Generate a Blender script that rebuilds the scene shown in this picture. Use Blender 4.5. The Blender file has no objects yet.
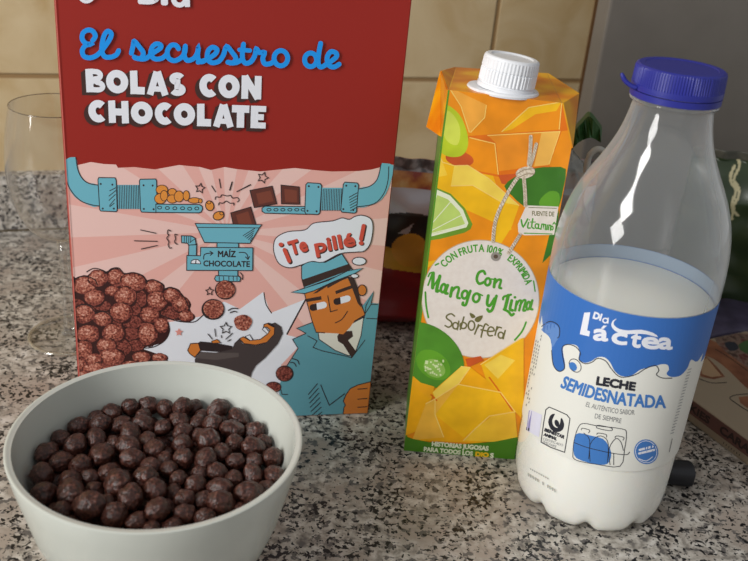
import bpy, bmesh, math, random
from mathutils import Vector, Matrix, noise
from mathutils.geometry import tessellate_polygon

random.seed(7)
SC = bpy.context.scene
COL = SC.collection
V = Vector

# ------------------------------------------------------------------ camera
FPX = 919.0
PITCH, ROLL = math.radians(25.6), math.radians(5.39)
CAM = V((0, 0, .33))
cp, sp = math.cos(PITCH), math.sin(PITCH)
r0, d0, f0 = V((1, 0, 0)), V((0, -sp, -cp)), V((0, cp, -sp))
cr, sr = math.cos(ROLL), math.sin(ROLL)
RIGHT = r0 * cr - d0 * sr
DOWN = r0 * sr + d0 * cr
FWD = f0
cam_data = bpy.data.cameras.new('camera')
cam = bpy.data.objects.new('camera', cam_data)
COL.objects.link(cam)
cam.matrix_world = Matrix(((RIGHT.x, -DOWN.x, -FWD.x, CAM.x), (RIGHT.y, -DOWN.y, -FWD.y, CAM.y),
                           (RIGHT.z, -DOWN.z, -FWD.z, CAM.z), (0, 0, 0, 1)))
cam_data.sensor_fit = 'HORIZONTAL'
cam_data.sensor_width = 36
cam_data.lens = 36 * FPX / 748
cam_data.clip_start = .01
cam_data.dof.use_dof = True
cam_data.dof.focus_distance = .50
cam_data.dof.aperture_fstop = 13
SC.camera = cam

# ------------------------------------------------------------------ light
world = bpy.data.worlds.new('world')
SC.world = world
world.use_nodes = True
bg = world.node_tree.nodes['Background']
bg.inputs[0].default_value = (.97, .98, 1, 1)
bg.inputs[1].default_value = .42

def area(name, loc, target, sx, sy, power, color=(1, 1, 1)):
    l = bpy.data.lights.new(name, 'AREA')
    l.shape = 'RECTANGLE'; l.size = sx; l.size_y = sy; l.energy = power; l.color = color
    o = bpy.data.objects.new(name, l)
    COL.objects.link(o)
    o.location = loc
    o.rotation_euler = (V(target) - V(loc)).to_track_quat('-Z', 'Z').to_euler()
    return o

area('window_light_upper', (-1.25, -.62, 1.12), (0, .45, .3), .44, .55, 19, (1, .985, .96))
area('window_light_lower', (-1.25, -.62, .52), (0, .45, .12), .44, .50, 11, (1, .985, .96))
SC.view_settings.view_transform = 'Standard'
SC.view_settings.look = 'None'
SC.view_settings.exposure = 0
SC.view_settings.gamma = 1
SC.view_settings.use_curve_mapping = False

# ------------------------------------------------------------------ helpers
def lin(c):
    return tuple((v / 255 / 12.92) if v / 255 <= .04045 else ((v / 255 + .055) / 1.055) ** 2.4 for v in c) + (1,)

MATS = {}
def mat(name, rgb, rough=.5, metal=0, coat=0, spec=.5):
    key = (name, rgb, rough)
    if key in MATS: return MATS[key]
    m = bpy.data.materials.new(name)
    m.use_nodes = True
    b = m.node_tree.nodes['Principled BSDF']
    b.inputs['Base Color'].default_value = lin(rgb)
    b.inputs['Roughness'].default_value = rough
    b.inputs['Metallic'].default_value = metal
    b.inputs['Coat Weight'].default_value = coat
    b.inputs['Specular IOR Level'].default_value = spec
    MATS[key] = m
    return m

def nodes_of(m):
    nt = m.node_tree
    return nt, nt.nodes['Principled BSDF'], (lambda t: nt.nodes.new(t)), nt.links.new

def ramp(nt, stops):
    n = nt.nodes.new('ShaderNodeValToRGB')
    e = n.color_ramp.elements
    while len(e) < len(stops): e.new(.5)
    for i, (p, c) in enumerate(stops):
        e[i].position = p; e[i].color = lin(c)
    return n

def speckle(name, stops, scale, rough=.5, bump=0, detail=4, coat=0):
    """printed photo or textured colour: noise through a colour ramp, in object space"""
    if name in MATS: return MATS[name]
    m = mat(name, stops[0][1], rough, coat=coat)
    nt, b, N, L = nodes_of(m)
    tc = N('ShaderNodeTexCoord'); no = N('ShaderNodeTexNoise')
    no.inputs['Scale'].default_value = scale; no.inputs['Detail'].default_value = detail
    L(tc.outputs['Object'], no.inputs['Vector'])
    r = ramp(nt, stops)
    L(no.outputs[0], r.inputs[0]); L(r.outputs[0], b.inputs['Base Color'])
    if bump:
        bu = N('ShaderNodeBump'); bu.inputs['Strength'].default_value = bump; bu.inputs['Distance'].default_value = .0006
        L(no.outputs[0], bu.inputs['Height']); L(bu.outputs[0], b.inputs['Normal'])
    MATS[name] = m
    return m

def clear(name, tint=(1, 1, 1), dark_edge=None, haze=.0, rim_haze=0, haze_rgb=(200, 205, 205), edge=.8, base=.045, rough=.02):
    """thin clear wall: see-through, mirror-like at grazing angles, a little haze"""
    if name in MATS: return MATS[name]
    m = bpy.data.materials.new(name); m.use_nodes = True
    nt = m.node_tree; nt.nodes.clear()
    N, L = nt.nodes.new, nt.links.new
    out = N('ShaderNodeOutputMaterial'); tr = N('ShaderNodeBsdfTransparent'); gl = N('ShaderNodeBsdfGlossy')
    df = N('ShaderNodeBsdfDiffuse'); tl = N('ShaderNodeBsdfTranslucent'); ad = N('ShaderNodeMixShader')
    tr.inputs[0].default_value = (*tint, 1); gl.inputs['Roughness'].default_value = rough
    gl.inputs[0].default_value = (1, 1, 1, 1)
    df.inputs[0].default_value = lin(haze_rgb); tl.inputs[0].default_value = lin(haze_rgb)
    lw = N('ShaderNodeLayerWeight'); lw.inputs[0].default_value = .5
    pw = N('ShaderNodeMath'); pw.operation = 'POWER'; pw.inputs[1].default_value = 3.5
    ml = N('ShaderNodeMath'); ml.operation = 'MULTIPLY_ADD'; ml.inputs[1].default_value = edge; ml.inputs[2].default_value = base
    L(lw.outputs['Facing'], pw.inputs[0]); L(pw.outputs[0], ml.inputs[0])
    ad.inputs[0].default_value = .5
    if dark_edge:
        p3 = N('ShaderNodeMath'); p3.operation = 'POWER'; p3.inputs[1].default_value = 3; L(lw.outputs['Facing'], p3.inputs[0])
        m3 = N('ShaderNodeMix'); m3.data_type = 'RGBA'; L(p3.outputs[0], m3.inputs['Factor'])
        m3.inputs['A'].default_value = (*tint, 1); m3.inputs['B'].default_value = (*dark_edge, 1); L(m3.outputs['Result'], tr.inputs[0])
    L(df.outputs[0], ad.inputs[1]); L(tl.outputs[0], ad.inputs[2])
    hz = N('ShaderNodeMixShader'); hz.inputs[0].default_value = haze
    if rim_haze:
        p2 = N('ShaderNodeMath'); p2.operation = 'POWER'; p2.inputs[1].default_value = 1.9; L(lw.outputs['Facing'], p2.inputs[0])
        m2 = N('ShaderNodeMath'); m2.operation = 'MULTIPLY_ADD'; m2.inputs[1].default_value = rim_haze; m2.inputs[2].default_value = haze
        L(p2.outputs[0], m2.inputs[0]); L(m2.outputs[0], hz.inputs[0])
    L(tr.outputs[0], hz.inputs[1]); L(ad.outputs[0], hz.inputs[2])
    mx = N('ShaderNodeMixShader')
    L(ml.outputs[0], mx.inputs[0]); L(hz.outputs[0], mx.inputs[1]); L(gl.outputs[0], mx.inputs[2])
    L(mx.outputs[0], out.inputs[0])
    MATS[name] = m
    return m

def mesh_obj(name, verts, faces, mats, idx=None, parent=None, smooth=False, origin=None):
    o3 = V(origin) if origin is not None else (parent.location.copy() if parent else V((0, 0, 0)))
    me = bpy.data.meshes.new(name)
    me.from_pydata([V(v) - o3 for v in verts], [], faces)
    for m in (mats if isinstance(mats, (list, tuple)) else [mats]): me.materials.append(m)
    if idx:
        for p, i in zip(me.polygons, idx): p.material_index = i
    if smooth:
        for p in me.polygons: p.use_smooth = True
    me.update()
    o = bpy.data.objects.new(name, me)
    COL.objects.link(o)
    if parent: o.parent = parent
    else: o.location = o3
    return o

def bm_obj(name, bm, mats, parent=None, smooth=False, origin=None, sharp=None):
    vs = [v.co.copy() for v in bm.verts]
    bm.verts.index_update()
    fs = [[v.index for v in f.verts] for f in bm.faces]
    ix = [f.material_index for f in bm.faces]
    bm.free()
    o = mesh_obj(name, vs, fs, mats, ix, parent, smooth, origin)
    if sharp: o.data.set_sharp_from_angle(angle=math.radians(sharp))
    return o

def thing(name, label, cat, loc, group=None):
    o = bpy.data.objects.new(name, None)
    o.empty_display_size = .02
    COL.objects.link(o)
    o.location = loc
    return tag(o, label, cat, group)

def tag(o, label, cat, group=None):
    o['label'] = label; o['category'] = cat
    if group: o['group'] = group
    return o

def box_bm(corners, bevel=0, seg=2):
    """8 corners: bottom 4 (ccw), top 4"""
    bm = bmesh.new()
    v = [bm.verts.new(c) for c in corners]
    for f in ((3, 2, 1, 0), (4, 5, 6, 7), (0, 1, 5, 4), (1, 2, 6, 5), (2, 3, 7, 6), (3, 0, 4, 7)):
        bm.faces.new([v[i] for i in f])
    if bevel: bmesh.ops.bevel(bm, geom=list(bm.edges), offset=bevel, segments=seg, affect='EDGES', profile=.5)
    return bm

def frame_box(o, u, n, a0, a1, b0, b1, z0, z1, bevel=0):
    """box along unit u and n from o"""
    P = lambda a, b, z: V(o) + V(u) * a + V(n) * b + V((0, 0, z))
    return box_bm([P(a0, b0, z0), P(a1, b0, z0), P(a1, b1, z0), P(a0, b1, z0),
                   P(a0, b0, z1), P(a1, b0, z1), P(a1, b1, z1), P(a0, b1, z1)], bevel)

def lathe(c, prof, n=96, mod=None, cap0=False, cap1=False):
    vs, fs = [], []
    for k, (z, r) in enumerate(prof):
        for i in range(n):
            a = 2 * math.pi * i / n
            rr, zz = (r, z) if mod is None else mod(a, z, r, k)
            vs.append((c[0] + rr * math.cos(a), c[1] + rr * math.sin(a), c[2] + zz))
    for k in range(len(prof) - 1):
        for i in range(n):
            j = (i + 1) % n
            fs.append((k * n + i, k * n + j, (k + 1) * n + j, (k + 1) * n + i))
    if cap0: fs.append(tuple(range(n - 1, -1, -1)))
    if cap1: fs.append(tuple((len(prof) - 1) * n + i for i in range(n)))
    return vs, fs

def tube(pts, rad, n=8):
    pts = [V(p) for p in pts]
    rads = rad if isinstance(rad, list) else [rad] * len(pts)
    vs, fs = [], []
    up = V((.3, .2, .9)).normalized()
    for i, p in enumerate(pts):
        t = (pts[min(i + 1, len(pts) - 1)] - pts[max(i - 1, 0)]).normalized()
        a = t.cross(up).normalized(); b = t.cross(a)
        for k in range(n):
            q = 2 * math.pi * k / n
            vs.append(p + (a * math.cos(q) + b * math.sin(q)) * rads[i])
    for i in range(len(pts) - 1):
        for k in range(n):
            fs.append((i * n + k, i * n + (k + 1) % n, (i + 1) * n + (k + 1) % n, (i + 1) * n + k))
    fs.append(tuple(range(n - 1, -1, -1))); fs.append(tuple((len(pts) - 1) * n + k for k in range(n)))
    return vs, fs

# sight lines: where the photograph's point meets a surface of the place
def ray(x, y):
    return (RIGHT * ((x - 374) / FPX) + DOWN * ((y - 280.5) / FPX) + FWD).normalized()

def on_plane(x, y, o, n):
    d = ray(x, y)
    return CAM + d * ((V(o) - CAM).dot(n) / d.dot(n))

def ground(x, y, z=0):
    return on_plane(x, y, (0, 0, z), V((0, 0, 1)))

def to_px(p):
    q = V(p) - CAM
    w = q.dot(FWD)
    return (374 + FPX * q.dot(RIGHT) / w, 280.5 + FPX * q.dot(DOWN) / w)

def on_cyl(x, y, c, r):
    d = ray(x, y)
    ox, oy = CAM.x - c[0], CAM.y - c[1]
    a = d.x * d.x + d.y * d.y; b = 2 * (ox * d.x + oy * d.y); cc = ox * ox + oy * oy - r * r
    D = b * b - 4 * a * cc
    t = (-b - math.sqrt(max(D, 0))) / (2 * a)
    p = CAM + d * t
    if D < 0:
        h = V((p.x - c[0], p.y - c[1])).normalized() * r
        p = V((c[0] + h.x, c[1] + h.y, p.z))
    return p

def catmull(pts, closed=False, n=5):
    P = [V((p[0], p[1])) for p in pts]
    out = []
    m = len(P)
    for i in range(m if closed else m - 1):
        if closed: a, b, c, d = P[i - 1], P[i], P[(i + 1) % m], P[(i + 2) % m]
        else: a, b, c, d = P[max(i - 1, 0)], P[i], P[i + 1], P[min(i + 2, m - 1)]
        for k in range(n):
            t = k / n
            out.append(.5 * ((2 * b) + (c - a) * t + (2 * a - 5 * b + 4 * c - d) * t * t + (3 * b - a - 3 * c + d) * t ** 3))
    if not closed: out.append(P[-1])
    return [(p.x, p.y) for p in out]

_H = {}
def glyph_mesh(s, bold):
    cu = bpy.data.curves.new('lettering', 'FONT')
    cu.body = s; cu.offset = bold; cu.resolution_u = 4
    ob = bpy.data.objects.new('lettering', cu)
    me = bpy.data.meshes.new_from_object(ob)
    vs = [(v.co.x, v.co.y) for v in me.vertices]; fs = [tuple(p.vertices) for p in me.polygons]
    bpy.data.objects.remove(ob); bpy.data.curves.remove(cu); bpy.data.meshes.remove(me)
    return vs, fs

def cap_h():
    if 'h' not in _H:
        vs, _ = glyph_mesh('H', 0)
        _H['h'] = max(v[1] for v in vs)
    return _H['h']

def outline_loops(vs, fs):
    cnt = {}
    for f in fs:
        for a, b in zip(f, f[1:] + f[:1]):
            k = (min(a, b), max(a, b)); cnt[k] = cnt.get(k, 0) + 1
    return [k for k, n in cnt.items() if n == 1]

class Art:
    """print laid on a surface: flat inks, each a hair above the one before"""
    def __init__(self, surf, base=2e-5, step=1e-6, clip=None, cuts=None):
        self.surf, self.off, self.step, self.clip, self.cuts = surf, base, step, clip, cuts
        self.vs, self.fs, self.ix, self.mats = [], [], [], []
        self.view(0, 0, 1)
    def view(self, ox, oy, s):
        self.ox, self.oy, self.s = ox, oy, s
        return self
    def T(self, p): return (self.ox + p[0] / self.s, self.oy + p[1] / self.s)
    def put(self, verts, faces, m, bump=True, rise=None):
        if rise:                                   # strokes that cross themselves climb a little along the way
            v2, f2 = [], []
            for f in faces:
                f2.append(tuple(range(len(v2), len(v2) + len(f)))); v2 += [verts[i] for i in f]
            n_ = len(faces)
            if bump: self.off += self.step
            lift = {}
            for k, f in enumerate(f2):
                for i in f: lift[i] = rise * k / n_ + (k % 2) * 2e-7
            return self.put_flat(v2, f2, m, lift)
        if bump: self.off += self.step
        return self.put_flat(verts, faces, m)
    def put_flat(self, verts, faces, m, lift=None):
        if self.clip or self.cuts:
            bm = bmesh.new()
            bv = [bm.verts.new((v[0], v[1], (lift[i] * 1e3 if lift else 0))) for i, v in enumerate(verts)]
            for f in faces:
                try: bm.faces.new([bv[i] for i in f])
                except ValueError: pass
            for (p, n) in (self.clip or []):
                bmesh.ops.bisect_plane(bm, geom=bm.verts[:] + bm.edges[:] + bm.faces[:], plane_co=(p[0], p[1], 0),
                                       plane_no=(n[0], n[1], 0), clear_outer=True, dist=1e-5)
            for (p, n) in (self.cuts or []):
                bmesh.ops.bisect_plane(bm, geom=bm.verts[:] + bm.edges[:] + bm.faces[:], plane_co=(p[0], p[1], 0),
                                       plane_no=(n[0], n[1], 0), dist=1e-5)
            bm.verts.index_update()
            verts = [(v.co.x, v.co.y) for v in bm.verts]
            if lift: lift = [v.co.z / 1e3 for v in bm.verts]
            faces = [tuple(v.index for v in f.verts) for f in bm.faces]
            bm.free()
        if m not in self.mats: self.mats.append(m)
        k = self.mats.index(m); b = len(self.vs)
        self.vs += [self.surf(v[0], v[1], self.off + (lift[i] if lift else 0)) for i, v in enumerate(verts)]
        for f in faces:
            self.fs.append(tuple(b + i for i in f)); self.ix.append(k)
        return self
    def poly(self, pts, m, smooth=0, line=None, w=None):
        P = catmull(pts, True, smooth) if smooth else pts
        P = [self.T(p) for p in P]
        tris = tessellate_polygon([[V((p[0], p[1], 0)) for p in P]])
        self.put(P, [tuple(t) for t in tris], m)
        if line: self.stroke(list(pts) + [pts[0]], w, line, smooth=smooth, closed=True)
        return self
    def disc(self, c, rx, ry, m, rot=0, line=None, w=None, n=22, wob=0):
        a = math.radians(rot)
        P = []
        for i in range(n):
            t = 2 * math.pi * i / n
            k = 1 + wob * math.sin(3 * t + c[0]) + wob * .6 * math.sin(5 * t + c[1])
            x, y = rx * k * math.cos(t), ry * k * math.sin(t)
            P.append((c[0] + x * math.cos(a) - y * math.sin(a), c[1] + x * math.sin(a) + y * math.cos(a)))
        if m: self.put([self.T(p) for p in P], [tuple(range(n))], m)
        if line: self.stroke(P + [P[0]], w, line, closed=True)
        return self
    def stroke(self, pts, w, m, smooth=0, closed=False, round_=True):
        """w in photograph pixels"""
        if smooth:
            pts = catmull(pts[:-1], True, smooth) + [pts[0]] if closed else catmull(pts, False, smooth)
        P = [V(self.T(p)) for p in pts]
        Q = [P[0]]
        for p in P[1:]:
            if (p - Q[-1]).length > 1e-3: Q.append(p)
        P = Q
        if len(P) < 2: return self
        vs, fs = [], []
        h = w / 2
        n = len(P)
        for i in range(n):
            if closed and i in (0, n - 1): t = (P[1] - P[0]).normalized() + (P[-1] - P[-2]).normalized()
            else:
                t = V((0, 0))
                if i > 0: t += (P[i] - P[i - 1]).normalized()
                if i < n - 1: t += (P[i + 1] - P[i]).normalized()
            if t.length < 1e-4: t = (P[i] - P[i - 1])
            t.normalize()
            nn = V((-t.y, t.x))
            ref = (P[i + 1] - P[i]) if i < n - 1 else (P[i] - P[i - 1])
            k = h / max(.55, abs(ref.normalized().dot(t)))
            vs += [tuple(P[i] + nn * k), tuple(P[i] - nn * k)]
        for i in range(n - 1): fs.append((2 * i, 2 * i + 1, 2 * i + 3, 2 * i + 2))
        if round_ and not closed and w > .9:
            for p, q in ((P[0], P[1]), (P[-1], P[-2])):
                d = (p - q).normalized(); e = V((-d.y, d.x)); b = len(vs)
                for k in range(7):
                    a = math.pi * k / 6 - math.pi / 2
                    vs.append(tuple(p + (d * math.cos(a) + e * math.sin(a)) * h))
                fs.append(tuple(range(b, b + 7)))
        if w > 1.25 or smooth:
            self.put(vs, fs, m, rise=(5e-6 if w > 4 else 1e-6)); self.off += (5e-6 if w > 4 else 1e-6)
        else: self.put(vs, fs, m)
        return self
    def text(self, s, base, capz, m, bold=0, lean=0, up=None, shadow=None, fit=True):
        """base: 2 or 3 points of the baseline (view coords); capz: cap height (view units)"""
        vs, fs = glyph_mesh(s, 0)
        x0, x1 = min(v[0] for v in vs), max(v[0] for v in vs)
        B = [V(self.T(p)) for p in base]
        cap = capz / self.s
        L_ = (B[-1] - B[0]).length
        k = max(.2, cap - 2 * bold) / cap_h()
        out = []
        for x, y in vs:
            t = (bold + (L_ - 2 * bold) * (x - x0) / (x1 - x0)) / L_
            if len(B) == 2: p = B[0].lerp(B[1], t); d = B[1] - B[0]
            else:
                c = B[1] * 2 - (B[0] + B[2]) * .5
                p = B[0] * (1 - t) ** 2 + c * 2 * t * (1 - t) + B[2] * t * t
                d = (c - B[0]) * (1 - t) + (B[2] - c) * t
            d = d.normalized()
            u = V((d.y, -d.x)) if up is None else V(up(p.x, p.y))
            out.append(tuple(p + u * (y * k + bold) + d * (y * k * lean)))
        if shadow:
            sm, dx, dy = shadow
            for q in range(1, 4):
                self.ink([(a_ + dx * q / 3, b_ + dy * q / 3) for a_, b_ in out], fs, sm, bold)
        return self.ink(out, fs, m, bold)
    def ink(self, out, fs, m, bold):
        self.put(out, fs, m)
        if bold > .05:
            hs, hf = [], []
            for i, j in outline_loops(out, fs):
                p, q = V(out[i]), V(out[j])
                if (q - p).length < 1e-4: continue
                d = (q - p).normalized(); n = V((-d.y, d.x)) * bold; b = len(hs)
                ring = [p + n] + [p + n * math.cos(math.pi * a_ / 4) - d * bold * math.sin(math.pi * a_ / 4) for a_ in range(1, 4)] + [p - n, q - n] + \
                       [q - n * math.cos(math.pi * a_ / 4) + d * bold * math.sin(math.pi * a_ / 4) for a_ in range(1, 4)] + [q + n]
                hs += [tuple(v) for v in ring]; hf.append(tuple(range(b, b + len(ring))))
            self.put(hs, hf, m, rise=1.5e-6); self.off += 1.5e-6
        return self
    def arc_text(self, s, c, r, a0, a1, cap, m, bold=0):
        """letters one by one round a circle; degrees clockwise from up"""
        ws = []
        for ch in s:
            if ch == ' ': ws.append(.28); continue
            vs, _ = glyph_mesh(ch, 0); ws.append(max(v[0] for v in vs) - min(v[0] for v in vs) + .09)
        tot = sum(ws); run = 0
        for ch, w in zip(s, ws):
            a = math.radians(a0 + (a1 - a0) * (run + w / 2) / tot); run += w
            if ch == ' ': continue
            vs, fs = glyph_mesh(ch, 0)
            x0, x1 = min(v[0] for v in vs), max(v[0] for v in vs)
            kx = math.radians(a1 - a0) * r / tot; ky = cap / cap_h()
            u = V((math.sin(a), -math.cos(a))); d = V((math.cos(a), math.sin(a)))
            p0 = V(c) + u * r
            out = [tuple(p0 + d * ((x - (x0 + x1) / 2) * kx) + u * (y * ky)) for x, y in vs]
            self.ink(out, fs, m, bold)
        self.off += self.step
        return self
    def build(self, name, parent):
        o = mesh_obj(name, self.vs, self.fs, self.mats, self.ix, parent)
        return o

def vp_up(x, y):
    """direction of upright lines in the photograph at a point"""
    d = V((x - 203, y - 2195)).normalized()
    return d

# ------------------------------------------------------------------ setting
WA = math.radians(20)
WU, WN = V((math.cos(WA), math.sin(WA), 0)), V((math.sin(WA), -math.cos(WA), 0))
W0 = V((-.31, .722, 0))

def granite():
    m = mat('granite', (150, 140, 130), .33, spec=.35)
    nt, b, N, L = nodes_of(m)
    tc = N('ShaderNodeTexCoord')
    def nz(scale, detail=3, rough=.55, dist=0):
        n = N('ShaderNodeTexNoise'); n.inputs['Scale'].default_value = scale; n.inputs['Detail'].default_value = detail
        n.inputs['Roughness'].default_value = rough; n.inputs['Distortion'].default_value = dist
        L(tc.outputs['Object'], n.inputs['Vector']); return n
    def mix(fac, a, c):
        x = N('ShaderNodeMix'); x.data_type = 'RGBA'
        L(fac, x.inputs['Factor'])
        for sock, v in ((x.inputs['A'], a), (x.inputs['B'], c)):
            if isinstance(v, tuple): sock.default_value = lin(v)
            else: L(v, sock)
        return x.outputs['Result']
    def step(n, lo, hi):
        r = ramp(nt, [(lo, (0, 0, 0)), (hi, (255, 255, 255))]); L(n.outputs[0], r.inputs[0]); return r.outputs[0]
    n0 = nz(150, 5, .62, .3)
    cell = ramp(nt, [(.32, (104, 99, 94)), (.43, (148, 142, 133)), (.52, (180, 174, 164)), (.62, (200, 195, 187)), (.75, (214, 211, 205))])
    L(n0.outputs[0], cell.inputs[0])
    base = mix(step(nz(30, 3), .46, .64), cell.outputs[0], (160, 149, 138))
    grey = mix(step(nz(170, 3, .6), .55, .60), base, (98, 94, 91))
    clus = nz(34, 2)
    fine = nz(330, 3, .5, .2)
    ad = N('ShaderNodeMath'); ad.operation = 'MULTIPLY_ADD'; ad.inputs[1].default_value = .35
    L(clus.outputs[0], ad.inputs[0]); L(fine.outputs[0], ad.inputs[2])
    sp_ = ramp(nt, [(.762, (0, 0, 0)), (.778, (255, 255, 255))]); L(ad.outputs[0], sp_.inputs[0])
    dark = mix(sp_.outputs[0], grey, (20, 20, 23))
    ad2 = N('ShaderNodeMath'); ad2.operation = 'MULTIPLY_ADD'; ad2.inputs[1].default_value = .3
    L(clus.outputs[0], ad2.inputs[0]); big = nz(215, 4, .6, .4); L(big.outputs[0], ad2.inputs[2])
    sp2 = ramp(nt, [(.765, (0, 0, 0)), (.78, (255, 255, 255))]); L(ad2.outputs[0], sp2.inputs[0])
    dark2 = mix(sp2.outputs[0], dark, (18, 18, 22))
    L(dark2, b.inputs['Base Color'])
    return m
GR = granite()

ct = bm_obj('countertop', frame_box(W0, WU, WN, -1.2, 1.3, 0, 1.05, -.03, 0, .002), GR, origin=(0, 0, 0))
tag(ct, 'speckled grey, black and beige polished granite kitchen worktop under everything', 'worktop')
up = bm_obj('trim_1', frame_box(W0, WU, WN, -1.2, .545, -.018, 0, 0, .0495, .0015), GR, origin=(0, 0, 0))
up['kind'] = 'structure'; up['label'] = 'granite upstand along the back of the worktop'

def tile_mat():
    m = mat('wall_tile', (176, 152, 112), .30)
    nt, b, N, L = nodes_of(m)
    tc = N('ShaderNodeTexCoord')
    br = N('ShaderNodeTexBrick'); br.offset = 0; br.squash = 1
    br.inputs['Scale'].default_value = 1
    br.inputs['Brick Width'].default_value = .15; br.inputs['Row Height'].default_value = .15
    br.inputs['Mortar Size'].default_value = .0028; br.inputs['Mortar Smooth'].default_value = .6
    br.inputs['Color1'].default_value = (1, 1, 1, 1); br.inputs['Color2'].default_value = (1, 1, 1, 1)
    br.inputs['Mortar'].default_value = (0, 0, 0, 1)
    L(tc.outputs['Object'], br.inputs['Vector'])
    n1 = N('ShaderNodeTexNoise'); n1.inputs['Scale'].default_value = 14; n1.inputs['Detail'].default_value = 5
    n1.inputs['Distortion'].default_value = 1.2
    L(tc.outputs['Object'], n1.inputs['Vector'])
    r = ramp(nt, [(.3, (186, 158, 112)), (.5, (200, 178, 138)), (.7, (208, 188, 150))])
    L(n1.outputs[0], r.inputs[0])
    mx = N('ShaderNodeMix'); mx.data_type = 'RGBA'
    L(br.outputs['Fac'], mx.inputs['Factor']); L(r.outputs[0], mx.inputs['A']); mx.inputs['B'].default_value = lin((152, 122, 82))
    L(mx.outputs['Result'], b.inputs['Base Color'])
    bu = N('ShaderNodeBump'); bu.inputs['Strength'].default_value = .6; bu.inputs['Distance'].default_value = .002
    bu.invert = True
    L(br.outputs['Fac'], bu.inputs['Height']); L(bu.outputs[0], b.inputs['Normal'])
    return m

# tiled wall: built flat in its own x, y and stood upright, so that the joints fall where the tiles meet
def wall_obj(name, u0, u1, z0, z1, thick, m, origin, rot):
    bm = box_bm([(u0, z0, -thick), (u1, z0, -thick), (u1, z1, -thick), (u0, z1, -thick),
                 (u0, z0, 0), (u1, z0, 0), (u1, z1, 0), (u0, z1, 0)])
    bmesh.ops.recalc_face_normals(bm, faces=bm.faces[:])
    o = bm_obj(name, bm, m)
    o.matrix_world = Matrix.Translation(origin) @ Matrix.Rotation(rot, 4, 'Z') @ Matrix.Rotation(math.pi / 2, 4, 'X')
    o['kind'] = 'structure'
    return o
JU, JZ = .431, .131
wb = wall_obj('wall_back', -1.2 - JU, .545 - JU, -.03 - JZ, 1.2 - JZ, .05, tile_mat(), W0 - WN * .012 + WU * JU + V((0, 0, JZ)), WA)
wb['label'] = 'beige tiled kitchen wall behind the worktop'
ts = bm_obj('trim_2', frame_box(W0 - WN * .012, WU, WN, .5345, .545, 0, .004, .0495, 1.17, .001), mat('tile_edge', (166, 134, 92), .4), origin=(0, 0, 0))
ts['kind'] = 'structure'; ts['label'] = 'tan edge strip where the tiles end'
ts = bm_obj('trim_3', frame_box(W0 - WN * .012, WU, WN, .531, .5345, 0, .001, .0495, 1.17), mat('tile_joint', (104, 74, 42), .7), origin=(0, 0, 0))
ts['kind'] = 'structure'; ts['label'] = 'dark joint beside the tan edge strip'
grey_wall = speckle('grey_side', [(.3, (110, 104, 96)), (.7, (116, 110, 102))], 30, .5)
gq = CAM + ray(599.5, 60) * (.775 / ray(599.5, 60).y); gq.z = 0
wr = bm_obj('wall_right', frame_box(gq, WU, WN, 0, .75, -.02, 0, .0003, 1.2, .002), grey_wall, origin=(0, 0, 0))
wr['kind'] = 'structure'; wr['label'] = 'plain grey wall panel to the right of the tiles'

# ------------------------------------------------------------------ cereal box
BL, BR = ground(81, 425.5), ground(368, 413.4)
BU = (BR - BL).normalized(); BNn = V((BU.y, -BU.x, 0))
cb = thing('cereal_box', 'tall red and pink cardboard cereal box with cartoon print behind the bowl', 'cereal box', ((BL + BR) / 2))
def box_surf(x, y, off): return on_plane(x, y, BL, BNn) + BNn * off
def up_to(p, q, z):
    t = (z - p.z) / (q.z - p.z); return p + (q - p) * t
TLp = up_to(BL, box_surf(53.8, 0, 0), .262); TRp = up_to(BR, box_surf(412, 0, 0), .262)
DEP = -BNn * .062
red = mat('box_red', (152, 36, 27), .5, spec=.35)
crn = [BL, BR, BR + DEP, BL + DEP, TLp, TRp, TRp + DEP, TLp + DEP]
bm = box_bm(crn, .0007, 2)
bm_obj('carton', bm, [red], cb)
# closed top flap and its tuck line
fl = box_bm([TLp + V((0, 0, .0001)), TRp + V((0, 0, .0001)), TRp + DEP * .93 + V((0, 0, .0001)), TLp + DEP * .93 + V((0, 0, .0001)),
             TLp + V((0, 0, .0008)), TRp + V((0, 0, .0008)), TRp + DEP * .93 + V((0, 0, .0008)), TLp + DEP * .93 + V((0, 0, .0008))])
bm_obj('top_flap', fl, [red], cb)
def edge_clip(p, q, inside):
    d = V(q) - V(p); n = V((-d.y, d.x)).normalized()
    if n.dot(V(inside) - V(p)) > 0: n = -n
    return (p, tuple(n))
cBL, cBR, cTL, cTR = to_px(BL), to_px(BR), to_px(TLp), to_px(TRp)
mid = (225, 200)
ins = 1.0
clipB = [edge_clip((cBL[0] + ins, cBL[1]), (cTL[0] + ins, cTL[1]), mid), edge_clip((cBR[0] - ins, cBR[1]), (cTR[0] - ins, cTR[1]), mid),
         edge_clip((cBL[0], cBL[1] - ins), (cBR[0], cBR[1] - ins), mid)]
PR = .42
pk = mat('print_pink', (233, 176, 166), PR); pk2 = mat('print_pale_pink', (238, 198, 190), PR)
wh = mat('print_white', (234, 236, 244), PR); blk = mat('print_ink', (48, 36, 38), PR)
blu = mat('print_teal', (112, 182, 200), PR); org = mat('print_orange', (212, 124, 52), PR)
coat = mat('print_coat', (98, 158, 172), PR); dbr = mat('print_brown', (62, 44, 40), PR)
cor = mat('print_corn', (228, 146, 62), PR); cho = mat('print_chocolate', (98, 50, 42), PR); cho2 = mat('print_chocolate_mid', (128, 66, 50), PR)
sky = mat('print_blue', (14, 150, 240), PR); grd = mat('print_charcoal', (70, 60, 60), PR); rdl = mat('print_red', (214, 84, 66), PR)
ball1 = speckle('print_ball', [(.34, (80, 34, 30)), (.48, (150, 76, 62)), (.6, (186, 112, 92)), (.7, (214, 160, 138))], 900, PR, detail=3)
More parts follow.
